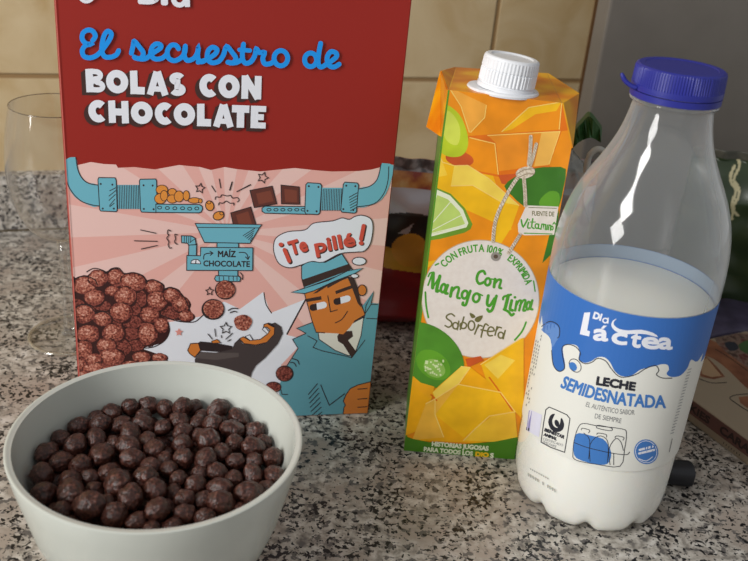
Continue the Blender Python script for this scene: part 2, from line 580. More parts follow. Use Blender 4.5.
ball3 = speckle('print_ball_light', [(.34, (126, 60, 50)), (.48, (186, 112, 94)), (.6, (214, 156, 136)), (.7, (232, 194, 178))], 900, PR, detail=3)
ball2 = speckle('print_ball_dark', [(.36, (70, 28, 26)), (.5, (124, 58, 50)), (.66, (160, 90, 76))], 900, PR, detail=3)
bdk = mat('print_ball_shade', (58, 26, 26), PR)

A = Art(box_surf, clip=clipB)
# pink scene with wavy top, rays
topw = [(60, 164.5), (78, 165), (90.8, 162), (104, 164), (116, 164.5), (118, 167.8), (134, 167), (155, 169.4), (179, 165), (200, 167), (211, 170),
        (224.5, 167), (236, 169), (260, 171.5), (279, 169.5), (295, 168), (313, 170), (332, 171.5), (359, 171), (372, 169.4), (383, 166.5), (396, 164)]
A.poly([(50, 150), (410, 150), (410, 440), (50, 440)], pk)
C0 = (226, 232)
for a, w in ((-20, 5), (0, 5), (20, 6), (44, 6), (136, 7), (160, 7), (184, 6), (206, 6), (230, 7), (252, 5), (274, 6), (296, 6), (318, 6)):
    P = [C0]
    for q in (a - w, a + w):
        x, y = math.cos(math.radians(q)), math.sin(math.radians(q))
        t = 400
        if y < 0: t = min(t, (C0[1] - 158) / -y)
        P.append((C0[0] + x * t, C0[1] + y * t))
    A.poly(P, pk2)
A.poly([(40, 140), (420, 140)] + topw[::-1], red)
# white burst
A.poly([(100, 340), (170, 322), (203, 316), (224, 301.5), (240, 309), (263, 292), (270.5, 313), (306, 299), (287, 335), (296, 337), (300, 345), (281, 365), (282, 420), (90, 432)], wh)
A.stroke([(264, 292.7), (266, 304), (271.5, 313)], 1.1, blk, 4)
A.stroke([(306, 299), (301, 308), (287, 334)], 1.6, blk, 3)
# cluster of printed cereal
A.view(60, 260, 4.675)
A.poly([(40, 112), (75, 85), (125, 75), (160, 45), (210, 55), (250, 40), (300, 65), (350, 60), (400, 95), (440, 95), (480, 130), (530, 130), (580, 170),
        (605, 225), (625, 270), (590, 285), (540, 280), (475, 258), (510, 310), (500, 360), (470, 390), (390, 412), (430, 430), (500, 465), (520, 560), (40, 640)], bdk, 3)
for x, y, rx, ry in ((370, 180, 35, 40), (200, 215, 40, 22), (345, 228, 32, 30), (340, 290, 45, 30), (355, 400, 40, 26), (290, 410, 42, 40), (515, 248, 42, 30),
                     (335, 345, 38, 30), (250, 300, 40, 25), (75, 205, 40, 22)):
    A.disc((x, y), rx * 1.1, ry * 1.1, bdk, wob=.05); A.disc((x, y), rx, ry, ball2, wob=.05)
for x, y, rx, ry in ((118, 120, 58, 45), (178, 85, 45, 40), (262, 82, 42, 40), (340, 105, 60, 45), (160, 175, 48, 38), (245, 145, 35, 25), (305, 170, 52, 45),
                     (440, 125, 42, 32), (455, 190, 48, 45), (525, 165, 40, 35), (565, 205, 40, 38), (115, 250, 50, 45), (285, 245, 52, 45), (200, 275, 42, 35),
                     (420, 255, 45, 38), (590, 262, 35, 25), (130, 345, 55, 42), (250, 340, 52, 42), (410, 345, 45, 52), (475, 305, 32, 35), (215, 400, 45, 38),
                     (110, 420, 42, 45), (240, 455, 60, 44), (155, 465, 40, 30), (380, 455, 42, 28), (95, 490, 32, 27), (160, 508, 55, 30), (465, 455, 35, 20), (330, 500, 50, 30), (240, 520, 50, 30), (110, 545, 50, 28)):
    A.disc((x + 2, y + 3), rx * 1.08, ry * 1.1, bdk, wob=.05); A.disc((x, y), rx, ry, ball2, wob=.05); A.disc((x - rx * .07, y - ry * .08), rx * .84, ry * .82, ball1, wob=.08); A.disc((x - rx * .2, y - ry * .25), rx * .5, ry * .42, ball3, wob=.12)
for l in ([(125, 55), (160, 38), (205, 50), (215, 62), (240, 40), (275, 37), (300, 62), (345, 58), (390, 75), (405, 105)], [(410, 95), (440, 92), (480, 115), (487, 135)],
          [(490, 135), (520, 127), (560, 150), (590, 190), (605, 230)], [(470, 255), (540, 283), (620, 290), (655, 270), (690, 235)], [(62, 105), (80, 82), (120, 75), (160, 90), (175, 115)],
          [(70, 225), (100, 208), (140, 215), (165, 245)], [(165, 250), (205, 240), (240, 265)], [(505, 290), (512, 330), (490, 375), (440, 405), (390, 412)]):
    A.stroke(l, 1.0, blk, 4)
# pipe on the left
A.view(60, 150, 7.48)
A.poly([(35, 75), (115, 52), (130, 110), (150, 180), (200, 245), (295, 265), (295, 420), (200, 405), (110, 350), (55, 260), (35, 170)], blu, 2)
A.stroke([(35, 80), (38, 180), (75, 290), (150, 375), (240, 410), (320, 420)], 1.0, blk, 4)
A.stroke([(118, 55), (135, 150), (170, 215), (220, 250), (300, 263)], 1.0, blk, 4)
A.poly([(420, 260), (600, 260), (600, 440), (420, 440)], blu)
for i in range(13):
    A.stroke([(430 + i * 13, 262), (434 + i * 13, 440)], .75, blk)
for P in ([(290, 205), (412, 207), (420, 225), (428, 450), (420, 460), (305, 455), (297, 445), (284, 220)], [(600, 218), (715, 216), (722, 228), (727, 458), (720, 467), (610, 463), (603, 450), (594, 230)]):
    A.poly(P, blu, 0, blk, .9)
for x, y in ((305, 253), (392, 258), (320, 437), (403, 437), (625, 263), (693, 265), (627, 440), (700, 442)): A.disc((x, y), 8, 8, blk, n=8)
for p in ([(420, 280), (370, 305)], [(420, 300), (365, 345)], [(415, 330), (365, 378)], [(412, 365), (370, 415)], [(408, 395), (370, 425)]): A.stroke(p, .8, blk)
# corn on its conveyor
A.view(150, 160, 6.755)
for c, rx, ry in (((80, 200), 40, 32), ((70, 260), 40, 35), ((95, 240), 25, 36), ((150, 215), 28, 24), ((150, 262), 36, 28), ((195, 245), 32, 38), ((245, 240), 22, 35), ((300, 272), 42, 19), ((340, 275), 12, 15)):
    A.disc(c, rx, ry, cor, line=blk, w=.7, n=14)
A.poly([(40, 297), (335, 300), (352, 312), (355, 330), (345, 350), (330, 356), (40, 353)], blu, 0, blk, .9)
for x, y in ((65, 320), (117, 323), (168, 325), (220, 325), (268, 328), (316, 326)): A.disc((x, y), 14, 10, None, line=blk, w=.8, n=10)
A.disc((403, 308), 28, 34, cor, line=blk, w=.9, n=14, rot=-15); A.disc((398, 285), 14, 11, None, line=blk, w=.7, n=10)
A.disc((463, 375), 38, 28, cor, line=blk, w=.9, n=14, rot=-20); A.disc((484, 358), 13, 12, None, line=blk, w=.7, n=10)
def star(c, r, w=.9, m=blk, rot=0, fill=None):
    P = []
    for i in range(10):
        a = math.radians(rot + 36 * i - 90); k = r if i % 2 == 0 else r * .5
        P.append((c[0] + k * math.cos(a), c[1] + k * math.sin(a)))
    if fill: A.poly(P, fill)
    else: A.stroke(P + [P[0], P[1]], w, m)
star((338, 190), 34, rot=10)
for l in ([(415, 172), (443, 215)], [(467, 125), (478, 190)], [(557, 145), (540, 205)], [(680, 167), (585, 213)]): A.stroke(l, .9, blk)
A.stroke([(440, 267), (445, 248), (475, 250), (485, 234), (520, 242), (545, 238), (557, 256), (590, 253), (602, 270), (588, 283)], .9, blk, 3)
A.stroke([(463, 305), (468, 288), (492, 291), (515, 276), (540, 291), (566, 290), (564, 306)], .9, blk, 3)
# chocolate pieces, right conveyor and pipe
A.view(220, 140, 3.74)
A.poly([(40, 272), (115, 250), (135, 318), (50, 318)], cho, 0, blk, .9); A.poly([(60, 280), (105, 266), (120, 314), (70, 316)], cho2)
A.poly([(112, 188), (195, 172), (212, 238), (128, 252)], cho, 0, blk, .9); A.poly([(135, 200), (188, 188), (200, 228), (145, 240)], cho2)
A.poly([(228, 168), (296, 175), (298, 240), (230, 238)], cho, 0, blk, .9); A.poly([(240, 182), (287, 188), (288, 232), (244, 230)], cho2)
A.poly([(168, 247), (325, 248), (325, 277), (168, 273), (157, 266), (157, 254)], blu, 0, blk, .9)
for x in (183, 209, 235, 261, 287, 311): A.disc((x, 260), 8, 5, None, line=blk, w=.8, n=10)
A.poly([(370, 178), (460, 178), (455, 262), (370, 262)], blu)
for i in range(13): A.stroke([(380 + i * 6.2, 182), (377 + i * 6.2, 264)], .7, blk)
A.poly([(505, 185), (560, 172), (590, 145), (603, 92), (612, 86), (652, 96), (642, 140), (620, 200), (580, 238), (500, 252)], blu, 2)
A.stroke([(515, 183), (560, 172), (588, 145), (602, 90)], .9, blk, 4)
A.stroke([(505, 250), (575, 238), (612, 200), (628, 150), (631, 98)], .9, blk, 4)
for P in ([(328, 159), (374, 162), (380, 170), (373, 272), (366, 278), (322, 276), (317, 268), (321, 166)], [(467, 157), (513, 160), (518, 168), (510, 268), (503, 273), (456, 269), (451, 262), (461, 164)]):
    A.poly(P, blu, 0, blk, .9)
for x, y in ((332, 172), (368, 175), (327, 264), (361, 266), (472, 170), (506, 172), (461, 258), (498, 261)): A.disc((x, y), 4, 4, blk, n=8)
for i in range(6): A.stroke([(514 - i * .5, 196 + i * 11), (482 + i * 1, 214 + i * 10)], .8, blk)
star((160, 140), 21, rot=20)
for l in ([(45, 155), (35, 188)], [(115, 165), (62, 193)]): A.stroke(l, .9, blk)
# the machine
A.view(160, 220, 6.755)
for P in ([(385, 150), (530, 150), (530, 188), (385, 188)], [(395, 336), (525, 336), (525, 382), (395, 382)]): A.poly(P, blu, 0, blk, .9)
A.poly([(238, 22), (687, 30), (670, 52), (608, 156), (300, 150), (252, 50)], blu, 0, blk, .9)
A.stroke([(250, 48), (672, 52)], .8, blk)
for i in range(5): A.stroke([(640 - i * 4, 55 + i * 15), (560 + i * 12, 105 + i * 9)], .8, blk)
A.poly([(195, 160), (247, 160), (245, 240), (193, 240)], blu, 0, blk, .9)
A.poly([(145, 105), (210, 106), (238, 122), (243, 165), (192, 168), (188, 155), (146, 152)], blu, 0, blk, .9)
for x in (165, 180, 195, 208): A.stroke([(x, 107), (x - 2, 153)], .7, blk)
A.stroke([(238, 125), (200, 150)], .7, blk)
A.poly([(275, 183), (627, 186), (625, 340), (180, 338), (182, 238), (273, 240)], blu, 0, blk, .9)
A.poly([(208, 292), (212, 275), (228, 265), (255, 265), (270, 278), (275, 294)], wh, 0, blk, .8); A.stroke([(240, 292), (243, 272)], 1, blk)
A.text('MAÍZ', [(390, 249), (512, 250)], 44, blk, .3)
A.text('CHOCOLATE', [(292, 311), (607, 316)], 40, blk, .25)
for l, h in (([(295, 262), (298, 235), (320, 224), (355, 222)], [(338, 210), (357, 222), (340, 236)]), ([(535, 218), (570, 218), (590, 235), (594, 262)], [(578, 248), (594, 264), (604, 246)])):
    A.stroke(l, 1, blk, 4); A.stroke(h, 1, blk)
A.poly([(378, 374), (535, 378), (545, 392), (538, 414), (380, 412), (368, 395)], blu, 0, blk, .9)
for x in (400, 430, 465, 495, 520): A.stroke([(x, 380), (x, 408)], .8, blk)
A.stroke([(540, 352), (558, 375), (556, 402)], .9, blk, 3)
A.disc((440, 470), 70, 66, blk); A.disc((441, 468), 64, 60, ball1, wob=.03)
star((335, 480), 28)
for l in ([(75, 75), (55, 65), (50, 90), (60, 100), (45, 120), (60, 145), (55, 165), (65, 188), (80, 185)], [(120, 100), (100, 95), (105, 125), (98, 145), (110, 160), (120, 160)]): A.stroke(l, .9, blk, 3)
A.view(40, 140, 3.74)
for l in ([(375, 335), (435, 348)], [(352, 376), (440, 378)], [(378, 407), (440, 393)]): A.stroke(l, .9, blk)
# hooded man
A.view(160, 290, 5.343)
A.disc((283, 102), 62, 56, blk); A.disc((286, 100), 54, 49, ball1, wob=.03)
A.disc((443, 172), 48, 43, ball1, wob=.04)
A.poly([(205, 280), (215, 273), (290, 280), (385, 298), (390, 335), (215, 322)], blk)
A.poly([(185, 370), (212, 328), (300, 333), (385, 315), (398, 282), (425, 256), (440, 285), (510, 295), (570, 280), (610, 232), (612, 192), (590, 180), (615, 172), (648, 195), (656, 230), (630, 285), (560, 362), (512, 402), (490, 440), (470, 520), (200, 480)], grd)
A.poly([(188, 362), (214, 332), (420, 334), (420, 355), (300, 372)], mat('print_grey', (92, 82, 80), PR))
A.poly([(425, 258), (445, 248), (480, 268), (535, 262), (572, 235), (588, 212), (572, 197), (552, 197), (556, 182), (575, 176), (600, 180), (612, 195), (610, 235), (570, 278), (510, 292), (448, 284)], org, 0, blk, .8)
A.poly([(455, 247), (478, 237), (497, 266), (482, 268)], wh, 0, blk, .7); A.poly([(546, 208), (560, 195), (582, 222), (574, 234)], wh, 0, blk, .7)
A.stroke([(580, 178), (606, 192)], 2.2, blk)
A.poly([(148, 320), (163, 285), (205, 282), (217, 320), (186, 358), (158, 338)], org, 0, blk, .9)
A.poly([(275, 272), (305, 262), (325, 280), (280, 283)], org, 0, blk, .7)
star((352, 203), 32); star((101, 224), 22, fill=mat('print_rose', (226, 150, 140), PR))
for l in ([(255, 232), (280, 262)], [(292, 205), (298, 248)], [(388, 228), (350, 262)], [(380, 262), (360, 273)], [(328, 240), (328, 255)]): A.stroke(l, .9, blk)
for l in ([(365, 107), (388, 96), (415, 98)], [(375, 120), (395, 112), (410, 116)]): A.stroke(l, 1.1, blk, 3)
# trench coat man
A.view(0, 0, 1)
A.poly([(296.7, 328), (313, 322), (319, 331), (345, 335), (364, 316), (362, 306), (373.6, 290.8), (370.5, 302.5), (385, 304), (378, 420), (300, 424), (279, 400), (279.6, 385.5), (283, 370.6), (298, 348), (292.5, 339), (306, 333)], coat)
A.stroke([(306, 333), (296.7, 328), (313, 321.8)], .9, blk); A.stroke([(306, 333), (292.5, 339), (298, 348), (284.5, 369)], .9, blk)
A.stroke([(364, 318), (366, 305), (373.6, 290.8), (371, 304), (362, 318)], .9, blk); A.stroke([(371, 304), (378, 304)], .9, blk); A.stroke([(366, 318), (380, 318.6)], .9, blk)
A.stroke([(280, 386), (282, 394), (288, 394)], .9, blk)
A.poly([(318, 331), (319, 339), (335, 350), (349, 355.6), (355.6, 351), (361, 335), (363.5, 317), (350, 324)], mat('print_shirt', (226, 222, 210), PR), 0, blk, .9)
A.poly([(340.6, 331), (352, 330.5), (353, 336), (348, 340), (356, 351), (351.5, 357.5), (343, 344), (338, 341), (337, 336)], dbr)
A.stroke([(307.4, 335.3), (317, 340.6), (313, 347), (322, 350.5), (345, 355.6), (351.5, 357.5)], .9, blk); A.stroke([(365, 339.6), (351.5, 357.5)], .9, blk)
A.disc((362, 289.9), 4.3, 5.4, org, line=blk, w=.9)
A.poly([(304, 291), (311.8, 320), (316, 332), (325, 332.5), (336, 333), (343, 334), (350, 327), (354, 321), (365, 314.5), (361, 306), (352, 277), (330, 283), (315, 290)], org)
A.stroke([(304.3, 293), (311.8, 320), (316, 332), (325, 332.5)], .9, blk); A.stroke([(354, 321), (365, 314.5), (361, 303)], .9, blk)
A.poly([(347, 276), (354, 278), (358.5, 290), (361, 307), (357.6, 303), (352, 288)], dbr)
A.poly([(312.7, 293.5), (325, 284), (347, 274), (348.5, 277), (340, 281), (327.5, 288), (327, 286), (317, 292.5)], dbr)
A.poly([(335, 290.8), (351, 285), (352, 288), (336, 293.8)], dbr); A.poly([(306, 298.5), (321, 295.8), (321.5, 299.3), (306, 301.8)], dbr)
A.stroke([(314, 306.8), (323.5, 304.6)], 6.6, wh); A.disc((312.8, 307.2), 3.4, 3.4, blk); A.poly([(313, 303.8), (316.3, 303), (317, 309.6), (313.4, 310.6)], blk)
A.stroke([(339, 300.6), (347.3, 298.2)], 6.4, wh); A.disc((336.7, 301.2), 3.4, 3.4, blk); A.poly([(337, 297.8), (340, 297), (340.8, 303.4), (337.5, 304.6)], blk)
A.stroke([(327.7, 295.5), (330.5, 311.4), (337, 309.5)], 1, blk); A.stroke([(335.2, 322.5), (341.7, 319), (347.4, 311)], 1, blk, 4)
A.poly([(301.5, 265.5), (308, 261), (325, 262), (341.7, 253.5), (349, 264.6), (352.5, 270), (304.3, 288), (301.5, 277)], blu, 0, blk, .9)
A.poly([(301.5, 279.6), (348.3, 263.6), (352.4, 268.6), (303.6, 287)], dbr)
A.poly([(291, 292), (302.4, 288.5), (328.6, 280), (347.3, 270.6), (363, 267.8), (355, 273), (334, 281), (313.6, 290.5), (304.3, 293.2)], blu, 0, blk, .9)
A.view(250, 215, 5.343)
A.poly([(125, 170), (140, 120), (200, 88), (293, 78), (340, 42), (440, 30), (490, 14), (530, 22), (560, 6), (600, 0), (645, 20), (656, 70), (642, 150), (610, 190), (570, 196), (480, 205), (390, 250), (330, 246), (270, 266), (210, 280), (160, 262), (135, 222)], wh, 4, blk, .9)
A.disc((582, 245), 37, 21, wh, line=blk, w=.9); A.disc((558, 324), 20, 11, wh, line=blk, w=.8)
shd = (dbr, 1.0, 1.2)
A.stroke([(191, 190), (216, 250)], 4.6, dbr); A.stroke([(184, 184), (209, 244)], 4.0, rdl); A.disc((170, 160), 14, 12, dbr); A.disc((165, 156), 13, 11, rdl)
A.text('Te', [(218, 216), (314, 188)], 78, rdl, .8, shadow=shd)
A.text('pillé', [(350, 204), (566, 162)], 76, rdl, .8, shadow=shd)
A.stroke([(612, 60), (598, 130)], 4.6, dbr); A.stroke([(606, 56), (592, 126)], 4.0, rdl); A.disc((598, 152), 13, 11, dbr); A.disc((593, 148), 13, 11, rdl)
# coat details and hand
A.view(270, 300, 4.675)
A.poly([(355, 440), (375, 412), (410, 395), (470, 380), (475, 545), (340, 545), (345, 500), (352, 490), (342, 470)], org, 0, blk, .9)
for y in (415, 462, 500): A.stroke([(408, y), (455, y - 4)], .9, blk, 3)
A.stroke([(236, 393), (255, 440), (277, 490), (350, 435)], .9, blk)
for i in range(8): A.stroke([(222 + i * 3.5, 388 + i * 22), (178 + i * 3, 440 + i * 20)], .8, blk)
A.disc((68, 342), 42, 38, blk); A.disc((66, 342), 37, 33, ball2, wob=.03); A.disc((15, 405), 36, 24, ball2, line=blk, w=.8)
A.stroke([(95, 290), (112, 292), (122, 308)], 1, blk, 3); A.stroke([(105, 272), (128, 280), (136, 298)], 1, blk, 3)
A.view(0, 0, 1)
A.stroke([(cBL[0] + 1.4, cBL[1]), (cTL[0] + 1.4, cTL[1])], 1.1, mat('fold_highlight', (204, 110, 98), .6))  # highlight along the left fold, painted on as a pale red stroke
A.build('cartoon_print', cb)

T_ = Art(box_surf, base=6e-5, clip=clipB)
shm = mat('print_shadow', (66, 40, 36), PR)
ARC = lambda cx, cy, rx, ry, a0, a1, n=16: [(cx + rx * math.cos(math.radians(a0 + (a1 - a0) * i / n)), cy + ry * math.sin(math.radians(a0 + (a1 - a0) * i / n))) for i in range(n + 1)]
# heavy capitals: centre lines in a unit box (y up), drawn with a broad flat pen
def capital(ch, x0, x1, base, h, pen, inks):
    broad = pen; pen = {'B': 5.2, 'S': 6.0, 'E': 5.9, 'A': 6.6, 'H': 7.0, 'N': 6.8}.get(ch, pen)
    w = x1 - x0; px = pen / w / 2; py = pen / h / 2
    L_, R_, B_, T__ = px, 1 - px, py, 1 - py
    G = {'L': [[(L_, 0), (L_, 1)], [(0, B_), (1, B_)]],
         'T': [[(.5, 0), (.5, 1)], [(0, T__), (1, T__)]],
         'H': [[(L_, 0), (L_, 1)], [(R_, 0), (R_, 1)], [(L_, .5), (R_, .5)]],
         'E': [[(broad / w / 2, 0), (broad / w / 2, 1)], [(0, B_), (1, B_)], [(0, T__), (1, T__)], [(0, .5), (.86, .5)]],
         'N': [[(L_, 0), (L_, 1)], [(R_, 0), (R_, 1)], [(L_ * .9, .97), (1 - L_ * .9, .03)]],
         'A': [[(L_ * .85, 0), (.5 - .02, 1)], [(1 - L_ * .85, 0), (.5 + .02, 1)], [(.22, .26), (.78, .26)]],
         'O': [ARC(.5, .5, .5 - px, .5 - py, 0, 360, 36)],
         'C': [ARC(.54, .5, .54 - px, .5 - py, 48, 312, 30)],
         'B': [[(broad / w / 2, 0), (broad / w / 2, 1)], [(L_, T__), (.5, T__)] + ARC(.55, .74, .36 - px, .26 - py, 90, -90, 10) + [(L_, .50)], [(L_, .48), (.55, .48)] + ARC(.6, .27, .4 - px, .27 - py, 90, -90, 12) + [(L_, B_)]],
         'S': [ARC(.5, .73, .44 - px, .27 - py, 25, 270, 16) + ARC(.5, .27, .46 - px, .27 - py, 90, -155, 16)]}[ch]
    for dx, dy, m in inks:
        for path in G:
            pts = []
            for u, v in path:
                bx = x0 + u * w; by = base(bx); d = vp_up(bx, by)
                pts.append((bx + d.x * v * h + dx, by + d.y * v * h + dy))
            T_.stroke(pts, (broad if ch in 'BE' and path is G[0] else pen * (.8 if ch == 'A' and path is G[2] else 1)), m, closed=(ch == 'O'), round_=False)
T_.view(0, 0, 1)
SHD = [(-4.4 * q / 4, 3.2 * q / 4, shm) for q in (4, 3, 2, 1)]
b1_ = lambda x: 91.8 + (x - 87) * .0431
b2_ = lambda x: 121.5 + (x - 89) * .0369
ROW1 = [('B', 86.5, 105.6), ('O', 106.6, 128.7), ('L', 130.6, 144.9), ('A', 147.2, 168.2), ('S', 168.6, 186.4), ('C', 199.3, 218), ('O', 218.2, 239.4), ('N', 241.2, 261)]
ROW2 = [('C', 89, 107.6), ('H', 109.1, 129.1), ('O', 131.3, 153), ('C', 155.1, 173.5), ('O', 173.8, 195.1), ('L', 197, 211), ('A', 213.3, 233.2), ('T', 231.6, 248.8), ('E', 250.3, 265.4)]
for row, bl, h in ((ROW1, b1_, 23.4), (ROW2, b2_, 22.4)):
    for inks in (SHD, [(0, 0, wh)]):
        for ch, x0, x1 in row: capital(ch, x0, x1, bl, h, 7.4, inks)
T_.text('DI', [(138, 3.6), (168, 5.2)], 22, wh, 2.0, up=vp_up)
T_.stroke(ARC(179.5, -1.5, 6, 6.2, 0, 360, 20), 5, wh); T_.stroke([(187, -9), (187.5, 6.6)], 5, wh, round_=False)
T_.stroke([(80, -13), (79, -5), (83, 0.4), (89, 1), (94, -4), (94, -13), (88, -18), (82, -16), (80, -13)], 3.2, wh, 4)
T_.view(70, 0, 5.343)
SW = 4.9
T_.stroke([(122, 214), (136, 190), (122, 164), (95, 158), (70, 175), (66, 206), (86, 230), (112, 234), (84, 240), (66, 268), (76, 298), (110, 306), (148, 290), (188, 245), (216, 200), (220, 175), (200, 165), (180, 195), (170, 260), (184, 298), (218, 303), (248, 290), (260, 268)], SW, sky, 4)
T_.stroke([(328, 282), (338, 240), (344, 218), (372, 250), (392, 280), (380, 308), (352, 308), (344, 302)], SW, sky, 4)
T_.stroke([(352, 308), (400, 312), (445, 280), (482, 255), (484, 238), (460, 232), (438, 252), (432, 288), (454, 312), (492, 308), (520, 284)], SW, sky, 4)
T_.stroke([(580, 258), (566, 240), (540, 240), (520, 270), (526, 306), (556, 322), (590, 308), (612, 280), (616, 244)], SW, sky, 4)
T_.stroke([(616, 244), (610, 290), (626, 320), (660, 310), (680, 280), (686, 248), (682, 305), (702, 328), (735, 310)], SW, sky, 4)
T_.view(200, 20, 4.987)
T_.stroke([(-10, 208), (30, 196), (74, 168), (84, 145), (62, 133), (40, 152), (36, 188), (56, 210), (92, 204), (116, 172), (132, 130), (160, 160), (178, 188), (164, 210), (138, 208)], SW, sky, 4)
T_.stroke([(150, 212), (180, 210), (206, 196)], SW, sky, 3)
T_.stroke([(216, 118), (210, 180), (224, 212), (252, 206), (272, 176), (280, 142), (296, 160), (320, 160), (312, 190), (322, 216), (352, 214), (370, 200)], SW, sky, 4)
T_.stroke([(196, 146), (248, 150)], SW * .9, sky)
T_.disc((402, 188), 34, 38, None, line=sky, w=SW)
T_.disc((550, 196), 30, 34, None, line=sky, w=SW)
T_.stroke([(600, 114), (590, 170), (588, 215), (602, 232), (632, 216), (676, 184), (676, 162), (650, 156), (632, 185), (640, 222), (666, 232), (692, 218)], SW, sky, 4)
T_.build('title_lettering', cb)

# ------------------------------------------------------------------ juice carton
E1, E2 = ground(403.8, 450.2), ground(514, 459.1)
JU_ = (E2 - E1).normalized(); JN = V((JU_.y, -JU_.x, 0))
jc = thing('juice_carton', 'orange and green fruit juice carton with white screw cap beside the milk bottle', 'juice carton', (E1 + E2) / 2)
def car_surf(x, y, off): return on_plane(x, y, E1, JN) + JN * off
JD = (-JN + JU_ * .045) * .064
def atv(x, y, o):           # point over the vertical through o nearest the sight line
    return on_plane(x, y, o, V((o.x - CAM.x, o.y - CAM.y, 0)).normalized())
K1 = V((E1.x, E1.y, .196)); K2 = V((E2.x, E2.y, .196))
T1, T2 = car_surf(448, 90, 0), car_surf(562, 103, 0)
BK = lambda x, y: on_plane(x, y, E1 + JD, JN)
U1, U2 = BK(456, 67), BK(547, 73)
KB1, KB2 = K1 + JD, K2 + JD
S1 = atv(441.5, 71, E1 + JD * .45 - JU_ * .0015); S2 = atv(578, 93, E2 + JD * .35 + JU_ * .001)
mango = speckle('carton_mango', [(.36, (222, 122, 10)), (.5, (234, 148, 12)), (.64, (244, 178, 24))], 55, .3, detail=1)
green = mat('carton_green', (84, 140, 34), .32)
bm = bmesh.new()
nv = lambda p: bm.verts.new(p)
e1, e2, k1, k2, t1, t2 = nv(E1), nv(E2), nv(K1), nv(K2), nv(T1), nv(T2)
b1, b2, kb1, kb2, u1, u2 = nv(E1 + JD), nv(E2 + JD), nv(KB1), nv(KB2), nv(U1), nv(U2)
def F(vs, i):
    f = bm.faces.new(vs); f.material_index = i
F([e1, e2, k2, t2, t1, k1], 0); F([t1, t2, u2, u1], 0); F([b2, b1, kb1, u1, u2, kb2], 0)
F([b1, e1, k1, kb1], 1); F([k1, t1, u1, kb1], 1); F([e2, b2, kb2, k2], 0); F([k2, kb2, u2, t2], 0); F([b1, b2, e2, e1], 1)
bmesh.ops.recalc_face_normals(bm, faces=bm.faces[:])
bmesh.ops.bevel(bm, geom=bm.edges[:], offset=.0003, segments=2, affect='EDGES', profile=.5)
bm_obj('carton_body', bm, [mango, green], jc)
# folded side ears
for nm, (a, b_, c, d_, off) in (('left', (S1, T1, K1, atv(427.5, 127, E1 + JD * .3 - JU_ * .004), -JU_ * .0012)),
                                ('right', (S2, T2, K2, K2 + JD * .3 + JU_ * .0012, JU_ * .0012))):
    top = (U1 if nm == 'left' else U2)
    P = [a, b_, c, d_, top]
    cen = sum(P, V()) / 5
    vs = P + [p + off * .6 for p in P]
    fs = [(0, 1, 2, 3), (0, 4, 1), (5, 8, 7, 6), (5, 6, 9), (0, 3, 8, 5), (3, 2, 7, 8), (2, 1, 6, 7), (0, 5, 9, 4), (4, 9, 6, 1)]
    mesh_obj('side_flap', vs, fs, [mango], None, jc)

cE1, cE2, cK1, cK2, cT1, cT2 = [to_px(p) for p in (E1, E2, K1, K2, T1, T2)]
ci = (480, 280)
sh = lambda p, dx, dy: (p[0] + dx, p[1] + dy)
clipJ = [edge_clip(cE1, cK1, ci), edge_clip(cK1, cT1, ci), edge_clip(cT1, cT2, ci), edge_clip(cT2, cK2, ci), edge_clip(cK2, cE2, ci), edge_clip(cE1, cE2, ci)]
JR = .3
def jm(n, c, k=12):
    return speckle('mango_' + n, [(.35, tuple(max(0, int(v * .95)) for v in c)), (.65, tuple(min(255, int(v * 1.04 + 2)) for v in c))], 60, JR, detail=2)
m_or, m_dk, m_yl, m_lt, m_rd, m_gd = jm('orange', (240, 146, 16)), jm('deep', (228, 114, 14)), jm('yellow', (248, 188, 22)), jm('light', (252, 214, 84)), jm('red', (206, 88, 34)), jm('gold', (244, 174, 14))
l_dk, l_gr, l_lt = jm('leaf', (62, 120, 34)), jm('lime', (98, 160, 40)), jm('limelight', (190, 214, 110))
pear = jm('pear', (188, 206, 40)); pear2 = jm('pearlight', (212, 222, 84)); pith = mat('lime_pith', (232, 236, 206), JR)
crm = speckle('tag_card', [(.3, (230, 219, 208)), (.7, (238, 229, 219))], 300, .45); tg = mat('tag_green', (78, 160, 44), JR); olv = mat('tag_olive', (112, 108, 62), JR)
twn = speckle('printed_twine', [(.4, (196, 178, 152)), (.6, (232, 220, 200))], 900, .5); twd = mat('twine_dark', (150, 130, 104), .5)
B = Art(car_surf, clip=clipJ)
B.poly([(395, 80), (590, 80), (590, 470), (395, 470)], m_or)
B.view(400, 60, 2.953)
B.poly([(20, 400), (80, 260), (260, 300), (330, 500), (20, 640)], m_yl)
B.poly([(145, 80), (255, 132), (250, 170), (205, 215), (182, 135)], jm('peach', (244, 170, 64)))
B.poly([(255, 132), (520, 100), (470, 205), (205, 216), (250, 170)], m_or); B.poly([(300, 212), (380, 140), (478, 122), (462, 150), (400, 160), (330, 205)], m_yl)
B.poly([(475, 120), (530, 95), (520, 200), (470, 250)], m_dk)
B.poly([(190, 225), (475, 205), (470, 330), (290, 345), (190, 325)], m_dk)
B.poly([(205, 228), (280, 246), (288, 338), (200, 322), (195, 270)], m_or, 0)
B.poly([(258, 222), (475, 210), (440, 310), (292, 328), (284, 246)], jm('amber', (240, 146, 32))); B.poly([(418, 214), (470, 211), (438, 310), (396, 314)], jm('pale', (248, 186, 84)))
B.poly([(478, 210), (520, 205), (490, 330), (440, 312)], m_or)
B.poly([(290, 340), (375, 333), (340, 372), (300, 365)], m_rd)
B.disc((176, 292), 42, 22, m_rd, rot=10)
B.poly([(85, 272), (108, 265), (126, 302), (160, 312), (200, 312), (262, 350), (352, 430), (330, 492), (300, 540), (120, 600), (20, 600), (50, 380)], m_yl)
B.poly([(160, 312), (200, 310), (262, 350), (352, 430), (300, 420), (215, 370), (150, 372)], m_lt); B.poly([(85, 272), (108, 266), (126, 302), (140, 340), (90, 350)], jm('sun', (252, 204, 62)))
